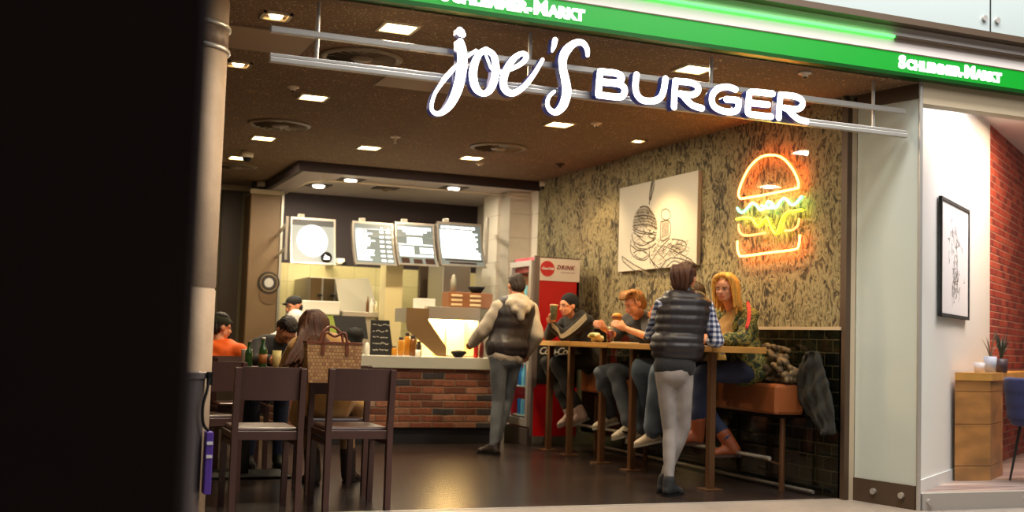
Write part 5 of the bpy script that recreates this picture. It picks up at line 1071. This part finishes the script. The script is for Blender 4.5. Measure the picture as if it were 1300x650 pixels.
p = at(783, 402, X=4.93); t = root('burger', tuple(p), 'burger bun held up in the hands of the young man with golden hair', 'burger'); build(B().ell(p+V3(0, 0, .008), (.045, .045, .026)), 'bun', mat('toasted_bun', (206, 140, 56), .5), t, smooth=True); build(B().lathe([(.046, -.016), (.05, -.008), (.046, .0), (.001, .0)], p, 16), 'filling', mat('burger_filling', (110, 50, 24), .7), t, smooth=True); build(B().lathe([(.001, -.032), (.04, -.03), (.044, -.016), (.001, -.016)], p, 16), 'bun_base', mat('toasted_bun', (206, 140, 56)), t, smooth=True)
# --- person behind the standing woman
J = mk((5.47, 8.72, .93), .09, 90, (5.36, 8.78, 1.36), .175, 88, at(880, 376, X=5.3), (80, -8), el=(5.3, 8.5, 1.19), wl=(5.02, 8.42, 1.2), er=at(838, 426, X=5.12), wr=at(830, 408, X=5.1), kl=at(838, 470, X=4.93), kr=at(814, 466, X=5.0), al=at(829, 550, X=5.05), ar=at(816, 545, X=5.2))
J['er'].z = max(J['er'].z, 1.175)
r, Mx = person(J, 'person hidden behind the standing woman, raising one hand above the bar table', hands={'r': ((.0, -.1, 1), (-1, .2, 0), .45)})
garment('camouflage_jacket', J, mat('grey_green_camouflage', (128, 122, 86), .85, var=.6, scale=14), r, 'ta', .022, disp=folds(.007, 34, 9), ainf=.022)
garment('trousers', J, JEANS3, r, 'tg', .014, t1=.2, leg_to=.97, disp=folds(.008, 26, 10), linf=.034, flare=.095)
hair(J['head'], Mx, r, hairmat('dark_brown_hair', (42, 28, 20)))
for s, yw in (('l', 62), ('r', 80)): shoe('sneaker', J, s, mat('white_sneaker', (190, 172, 146), .6), r, yw, -14, .0, mat('grey_sole', (150, 142, 128), .6), .26)
# --- blonde woman
sl = at(948, 398, X=5.34); hd_ = at(921, 367, X=5.16)
J = mk((5.48, 8.12, .93), .09, 92, (sl.x, sl.y+.16, sl.z-.01), .16, 100, hd_, (124, -6), el=at(944, 429, X=5.2), wl=at(913, 430, X=4.98), er=(5.05, 8.45, 1.18), wr=(4.93, 8.22, 1.17), kl=at(893, 474, X=4.98), kr=(4.96, 8.45, .9), al=at(884, 550, X=5.02), ar=at(930, 566, X=5.32))
J['el'].z = J['er'].z = 1.182; J['wl'].z = 1.175
r, Mx = person(J, 'blonde woman in a green and yellow jacket seated at the bar table', hands={'l': ((-1, .1, .05), (0, .6, .6), .6), 'r': ((-.8, -.5, .1), (0, -.3, 1), .6)}, sc=.93, fps=(160, 120, 70), hs=.98)
M_gy = mat('green_yellow_camouflage', (74, 76, 36), .8); nt, bb = nodes(M_gy); w = nt.nodes.new('ShaderNodeTexNoise'); w.inputs['Scale'].default_value = 13; w.inputs['Distortion'].default_value = 2.5; tcn = nt.nodes.new('ShaderNodeTexCoord'); nt.links.new(tcn.outputs['Object'], w.inputs['Vector']); rr_ = ramp(nt, [(.38, (34, 44, 26)), (.5, (62, 74, 34)), (.56, (150, 136, 60)), (.7, (52, 62, 32))]); nt.links.new(w.outputs['Fac'], rr_.inputs[0]); nt.links.new(rr_.outputs[0], bb.inputs['Base Color'])
garment('jacket', J, M_gy, r, 'ta', .026, sc=.95, disp=folds(.008, 36, 11), ainf=.022, t0=.0, hem=.03)
b = B(); off = V3(-.5, -.85, .15).normalized(); ribbon(b, [(J['sl']+off*.1+V3(.03, .08, .085), .012), (J['sl']+off*.125+V3(-.0, .02, .03), .014), (J['sl'].lerp(J['el'], .25)+off*.125, .014), (J['sl'].lerp(J['el'], .6)+off*.105, .012)], off, .05, 5); build(b, 'red_stripe', mat('red_stripe', (186, 40, 30), .7), r)
b = B(); c = (J['sl']+J['sr'])/2
for k in range(5): b.cap(c+V3(-.06, -.09+k*.035, .06), c+V3(-.13, -.07+k*.03, -.22), .04, .035)
remesh(b, 'scarf', mat('sand_scarf', (182, 142, 84), .95, bump=.2), r, .012, 4, .5, folds(.006, 50, 2))
garment('trousers', J, JEANS2, r, 'tg', .008, t1=.12, leg_to=.9, disp=folds(.005, 30, 12), linf=.016, flare=.06)
ex = []
for k in range(26):
    a_ = math.radians(100+k*340/26-80); rr2 = .08; sx, sy = math.cos(a_), math.sin(a_)
    if sy > .45: continue
    ex.append([(sx*.03, sy*.03-.01, .12), (sx*.088, sy*.088-.02, .05), (sx*.1, sy*.09-.03, -.06), (sx*.1+.012*math.sin(k*3), sy*.1-.04, -.15-.05*((k*7) % 3)/2)])
for s in (-1, 1): ex += [[(s*.0, .03, .12), (s*.06, .062, .095), (s*.082, .045, .02), (s*.086, .035, -.07), (s*.09, .03, -.15)], [(s*.01, .0, .125), (s*.075, .03, .08), (s*.092, .02, -.02), (s*.1, .0, -.14)]]
hair(J['head'], Mx, r, hairmat('blonde_hair', (214, 158, 66)), 'long', seed=5, extra=ex, amp=.004)
for s, yw in (('l', 95), ('r', 70)): shoe('boot', J, s, mat('tan_brown_boot', (140, 68, 30), .55), r, yw, -2, .09, mat('boot_sole', (60, 34, 22), .6), .27)
# --- standing woman in the puffer vest
J = mk((4.475, 7.66, .93), .07, -22, (4.575, 7.7, 1.42), .165, -14, (4.60, 7.73, 1.63), (-52, -6), el=(4.45, 7.98, 1.2), er=(4.81, 7.6, 1.16), wl=(4.7, 8.1, 1.17), wr=(4.9, 7.83, 1.165), kl=(4.47, 7.7, .49), kr=(4.58, 7.68, .5), al=(4.43, 7.62, .085), ar=(4.47, 7.78, .085))
r, Mx = person(J, 'standing woman seen from behind in a dark puffer vest and light grey jeans', hands={'r': ((.3, 1, 0), (-1, .2, .3), .5), 'l': ((.8, .3, 0), (0, .3, 1), .5)}, sc=.92, hs=.97)
def plaid():
    m = mat('blue_white_plaid', (190, 190, 200), .85); nt, b = nodes(m); tc = nt.nodes.new('ShaderNodeTexCoord'); sp = nt.nodes.new('ShaderNodeSeparateXYZ'); nt.links.new(tc.outputs['Object'], sp.inputs[0]); L_ = []
    for ax in (0, 2): L_.append(math_n(nt, 'GREATER_THAN', math_n(nt, 'FRACT', math_n(nt, 'DIVIDE', sp.outputs[ax], .04)), .5))
    s = math_n(nt, 'MULTIPLY', math_n(nt, 'ADD', *L_), .5); rp = ramp(nt, [(0, (214, 212, 214)), (.25, (120, 128, 160)), (.75, (36, 40, 70))], True); nt.links.new(s, rp.inputs[0]); nt.links.new(rp.outputs[0], b.inputs['Base Color']); return m
garment('plaid_shirt', J, plaid(), r, 'ta', .008, sc=.92, disp=folds(.004, 40, 13), ainf=.016, t0=.5)
garment('long_black_top', J, TBLACK, r, 't', .004, sc=.86, t0=0, t1=.5, hem=.006)
garment('puffer_vest', J, PUFF, r, 't', .045, sc=.94, t0=.3, t1=1.06, disp=quilt(.07, .009, .93), hem=.026, voxel=.01, sm=3, extra=lambda b: b.cap(J['sl']+(J['sr']-J['sl'])*.04, J['sl']+(J['sr']-J['sl'])*.96, .075, .075, 14))
b = B(); c = (J['sl']+J['sr'])/2
b.cap(c+V3(0, 0, .0), c+V3(.015, .01, .10), .085, .072, 18); remesh(b, 'vest_collar', PUFF, r, .01, 3)
garment('jeans', J, JGREY, r, 'tg', .0, sc=.88, t1=.1, leg_to=.87, disp=folds(.002, 34, 14), linf=.003)
hair(J['head'], Mx, r, hairmat('auburn_hair', (74, 40, 22)), 'short', seed=6, amp=.007, extra=[[(x, -.07, .09), (x*1.1, -.115, .03), (x, -.1, -.05), (x*.7, -.075, -.1)] for x in (-.06, -.04, -.02, 0, .02, .04, .06)])
for s, yw in (('l', -60), ('r', -50)): shoe('shoe', J, s, M_blackm, r, yw, L=.26)
# --- woman with long brown hair, seen from behind
J = mk((2.0, 8.34, .63), .09, 5, (1.93, 8.36, 1.02), .17, 12, at(397, 417, Y=8.42), (14, -6), el=(1.72, 8.52, .85), er=(2.17, 8.56, .84), wl=(1.8, 8.8, .9), wr=(2.05, 8.82, .9), kl=(1.93, 8.72, .6), kr=(2.22, 8.7, .58), al=(1.98, 8.62, .09), ar=(2.27, 8.7, .09))
r, Mx = person(J, 'woman with long brown hair in a tan coat, sitting with her back to the viewer', sc=.95, hands={'l': ((.1, 1, -.1), (1, 0, .2), .6), 'r': ((-.2, 1, -.1), (-1, 0, .2), .6)})
COATT = mat('tan_wool_coat', (186, 142, 84), .95, var=.08, scale=10, sheen=.2)
def skirt(b):
    for x in (-.2, -.1, 0, .1, .2): b.cap((2.02+x, 8.36, .62), (2.04+x*1.15, 8.5, .5), .07, .06)
    b.cap((2.2, 8.45, .6), (2.26, 8.6, .42), .08, .05)
garment('coat', J, COATT, r, 'ta', .035, sc=.97, disp=folds(.008, 30, 15), ainf=.022, extra=skirt)
garment('trousers', J, mat('tan_trousers', (150, 118, 78), .9), r, 'g', .01, leg_to=.95)
ex = []
for k in range(30):
    a_ = math.radians(150+k*220/29); sx, sy = math.cos(a_), math.sin(a_); dr = -.10-.05*math.sin(k)
    ex.append([(sx*.03, sy*.03, .125), (sx*.092, sy*.085-.02, .06), (sx*.105-.01, sy*.095-.03, -.06), (sx*.125-.05, sy*.09-.13, -.16), (sx*.12+dr, sy*.07-.175+.012*math.sin(k*2), -.27-.05*((k*5) % 4)/3)])
for k in range(12): ex.append([(-.02-.004*k, -.05, .12), (-.085, -.07+.004*k, .04), (-.11-.005*k, -.12, -.07), (-.15-.008*k, -.17, -.17), (-.19-.012*k, -.19, -.25-.004*k)])
hair(J['head'], Mx, r, hairmat('long_brown_hair', (74, 40, 20)), 'long', seed=7, extra=ex, amp=.003)
for s, yw in (('l', 5), ('r', -35)): shoe('boot', J, s, mat('dark_boot', (38, 26, 22), .5), r, yw, 0, .12, None, .27)
# --- dark haired person across the table
J = mk((1.8, 10.12, .63), .09, 180, (1.93, 10.02, 1.0), .15, 180, at(364, 419, Y=9.86), (196, -62), el=(2.12, 9.8, .88), er=(1.74, 9.8, .88), wl=(2.0, 9.62, .89), wr=(1.8, 9.6, .89), kl=(1.94, 9.72, .6), kr=(1.7, 9.72, .6), al=(1.94, 9.8, .09), ar=(1.7, 9.8, .09))
r, Mx = person(J, 'dark haired person bowed over the dining table, half hidden by the long haired woman', hands={'l': ((-.3, -1, .1), (-.3, 0, 1), .6), 'r': ((.3, -1, .1), (.3, 0, 1), .6)})
garment('dark_sweater', J, TBLACK, r, 'ta', .02); garment('trousers', J, JEANS2, r, 'tg', .01, t1=.2, leg_to=.96)
hair(J['head'], Mx, r, hairmat('black_hair', (26, 20, 18)), 'short', seed=2)
for s in 'lr': shoe('shoe', J, s, M_blackm, r, 180)
# --- person in orange
J = mk((1.27, 10.28, .63), .09, -20, at(279, 446, Y=10.36)+V3(0, 0, 0), .18, -35, at(279, 416, Y=10.4), (-72, -5), el=(1.12, 10.55, .9), er=(1.56, 10.42, .92), wl=(1.32, 10.75, .9), wr=(1.6, 10.66, .9), kl=(1.22, 10.6, .6), kr=(1.45, 10.58, .6), al=(1.2, 10.55, .09), ar=(1.48, 10.5, .09))
r, Mx = person(J, 'person in a bright orange jacket and dark cap at the far left table', hands={'l': ((.3, 1, 0), (1, 0, .3), .6), 'r': ((0, 1, 0), (-1, 0, .3), .6)})
garment('orange_jacket', J, mat('orange_cloth', (236, 96, 16), .7, var=.1, scale=6), r, 'ta', .028, disp=folds(.008, 30, 20), ainf=.024)
garment('trousers', J, TBLACK, r, 'tg', .01, t1=.2, leg_to=.96)
hair(J['head'], Mx, r, hairmat('black_hair', (26, 20, 18)), 'short'); b = B().ell(J['head']+Mx @ V3(0, -.01, .055), (.09, .1, .075), Mx, 18, 12); b.cap(J['head']+Mx @ V3(-.03, .09, .05), J['head']+Mx @ V3(.03, .09, .05), .02, .02); remesh(b, 'cap', mat('dark_green_cap', (34, 36, 22), .9), r, .01, 3)
for s in 'lr': shoe('shoe', J, s, M_blackm, r, -20)
dup(c1, (1.24, 10.12, 0), 'dark wooden chair under the person in the orange jacket', CG, math.radians(-10))
# --- kitchen worker
hd_ = at(373, 389, Y=13.3)
J = mk((hd_.x+.02, 13.3, .82), .09, 80, (hd_.x+.02, 13.28, 1.29), .18, 80, hd_, (110, -12), el=(hd_.x-.15, 13.05, 1.08), er=(hd_.x-.12, 13.5, 1.08), wl=(hd_.x-.3, 13.1, 1.0), wr=(hd_.x-.3, 13.42, 1.0), kl=(hd_.x, 13.2, .45), kr=(hd_.x, 13.4, .45), al=(hd_.x, 13.2, .09), ar=(hd_.x, 13.4, .09))
r, Mx = person(J, 'kitchen worker in a black cap and pale shirt in front of the white kitchen cabinet', hands={'l': ((-1, .2, -.2), (0, .3, 1), .5), 'r': ((-1, -.2, -.2), (0, -.3, 1), .5)})
garment('shirt', J, mat('pale_shirt', (200, 200, 196), .8), r, 'ta', .02, disp=folds(.005, 30, 22)); garment('trousers', J, TBLACK, r, 'tg', .01, t1=.2, leg_to=.96)
b = B().ell(J['head']+Mx @ V3(0, -.01, .055), (.088, .1, .07), Mx, 18, 12); b.cap(J['head']+Mx @ V3(-.04, .11, .045), J['head']+Mx @ V3(.04, .11, .045), .014, .014); remesh(b, 'cap', M_blackm, r, .01, 3)
b = B().ell(J['head']+Mx @ V3(0, -.06, -.02), (.07, .045, .06), Mx); remesh(b, 'hair', hairmat('black_hair', (26, 20, 18)), r, .01, 2)
for s in 'lr': shoe('shoe', J, s, M_blackm, r, 80)
# --- things on the bar table
x, y = at(756, 428, X=4.98).x, at(756, 428, X=4.98).y; t = root('wrapped_sandwich', (x, y, 1.125), 'crumpled pale paper wrap lying on the bar table beside the beanie wearer', 'food wrap'); b = B(); rr = random.Random(8)
for k in range(14): a_ = rr.uniform(0, 6.28); b.ell((x+math.cos(a_)*rr.uniform(0, .06), y+math.sin(a_)*rr.uniform(0, .07), 1.125+rr.uniform(.03, .075)), (rr.uniform(.025, .045), rr.uniform(.025, .045), rr.uniform(.02, .035)))
remesh(b, 'paper', mat('wrap_paper', (214, 200, 150), .7), t, .008, 1, .5, folds(.006, 80, 3)); build(B().ell((x-.05, y-.03, 1.19), (.03, .04, .02)), 'filling', mat('green_filling', (120, 120, 50), .8), t, smooth=True)
p = at(788, 430, X=4.93); t = root('serving_tray', (p.x+.03, p.y, 1.125), 'thin pale tray paper on the bar table below the golden haired man', 'tray'); build(B().box(p.x-.06, p.x+.12, p.y-.13, p.y+.13, 1.125, 1.135, .003), 'tray', mat('tray_paper', (170, 160, 120), .6), t)
p = at(905, 431, X=4.95)
# ------------------------------------------------------------------ light
def area(name, loc, size, power, col, rot=(0, 0, 0), sy=None):
    l = bpy.data.lights.new(name, 'AREA'); l.size = size; l.energy = power; l.color = col
    if sy: l.shape = 'RECTANGLE'; l.size_y = sy
    o = bpy.data.objects.new(name, l); COL.objects.link(o); o.location = loc; o.rotation_euler = rot; return o
WARM = (1, .8, .54)
for x, y, s in [(2.04, 7.05, 1), (2.04, 9.5, 1), (2.04, 11.79, 1), (2.04, 13.3, 1), (3.14, 11.76, 1), (4.3, 11.79, 1), (4.3, 9.5, 1.2), (4.24, 7.07, .5)]: area('ceiling_lamp_light', (x, y, CZ-.02), .19, 34*s, WARM)
for x, y in [(3.42, 13.6), (3.2, 14.35), (4.72, 13.55)]: area('kitchen_downlight_light', (x, y, KZ-.05), .12, 14, (1, .86, .64))
def spotl(loc, tgt, power, col, deg=60, blend=.6, r=.04):
    l = bpy.data.lights.new('spot_light', 'SPOT'); l.energy = power; l.color = col; l.spot_size = math.radians(deg); l.spot_blend = blend; l.shadow_soft_size = r
    o = bpy.data.objects.new('spot_light', l); COL.objects.link(o); o.location = loc; o.rotation_euler = (Vector(tgt)-Vector(loc)).to_track_quat('-Z', 'Y').to_euler(); return o
spotl((5.1, 8.3, CZ-.05), (5.4, 8.2, .9), 120, (1, .68, .3), 90); spotl((5.1, 9.86, CZ-.05), (5.25, 9.8, 1.1), 110, (1, .66, .28), 100); spotl((5.1, 11.2, CZ-.05), (5.5, 11.3, 1.4), 40, (1, .7, .36), 100)
spotl((4.2, 11.0, CZ-.1), (5.7, 10.2, 2.2), 7, (1, .84, .62), 80); area('kitchen_work_light', (3.7, 14.0, 2.9), .9, 16, (1, .9, .6), sy=.4)
area('mall_light', (5.0, 3.0, 5.6), 5.0, 150, (.98, .97, .95), (math.radians(48), 0, 0), 2.0); area('mall_light', (5.5, 4.9, 6.2), 6.0, 420, (.98, .98, .96), (math.radians(22), 0, 0), 1.2); area('neighbour_light', (8.2, 7.6, NZ-.05), 1.0, 70, (.98, .9, 1)); area('neighbour_light', (9.3, 8.2, NZ-.05), .8, 85, (1, .66, .42))
w = bpy.data.worlds.new('world'); SC.world = w; w.use_nodes = True; w.node_tree.nodes['Background'].inputs[0].default_value = (.9, .85, .8, 1); w.node_tree.nodes['Background'].inputs[1].default_value = .08
vs = SC.view_settings; vs.view_transform = 'Standard'; vs.look = 'None'; vs.gamma = 1; vs.use_curve_mapping = False; vs.exposure = .14
SC.display_settings.display_device = 'sRGB'
SC.cycles.max_bounces = 6; SC.cycles.use_denoising = True
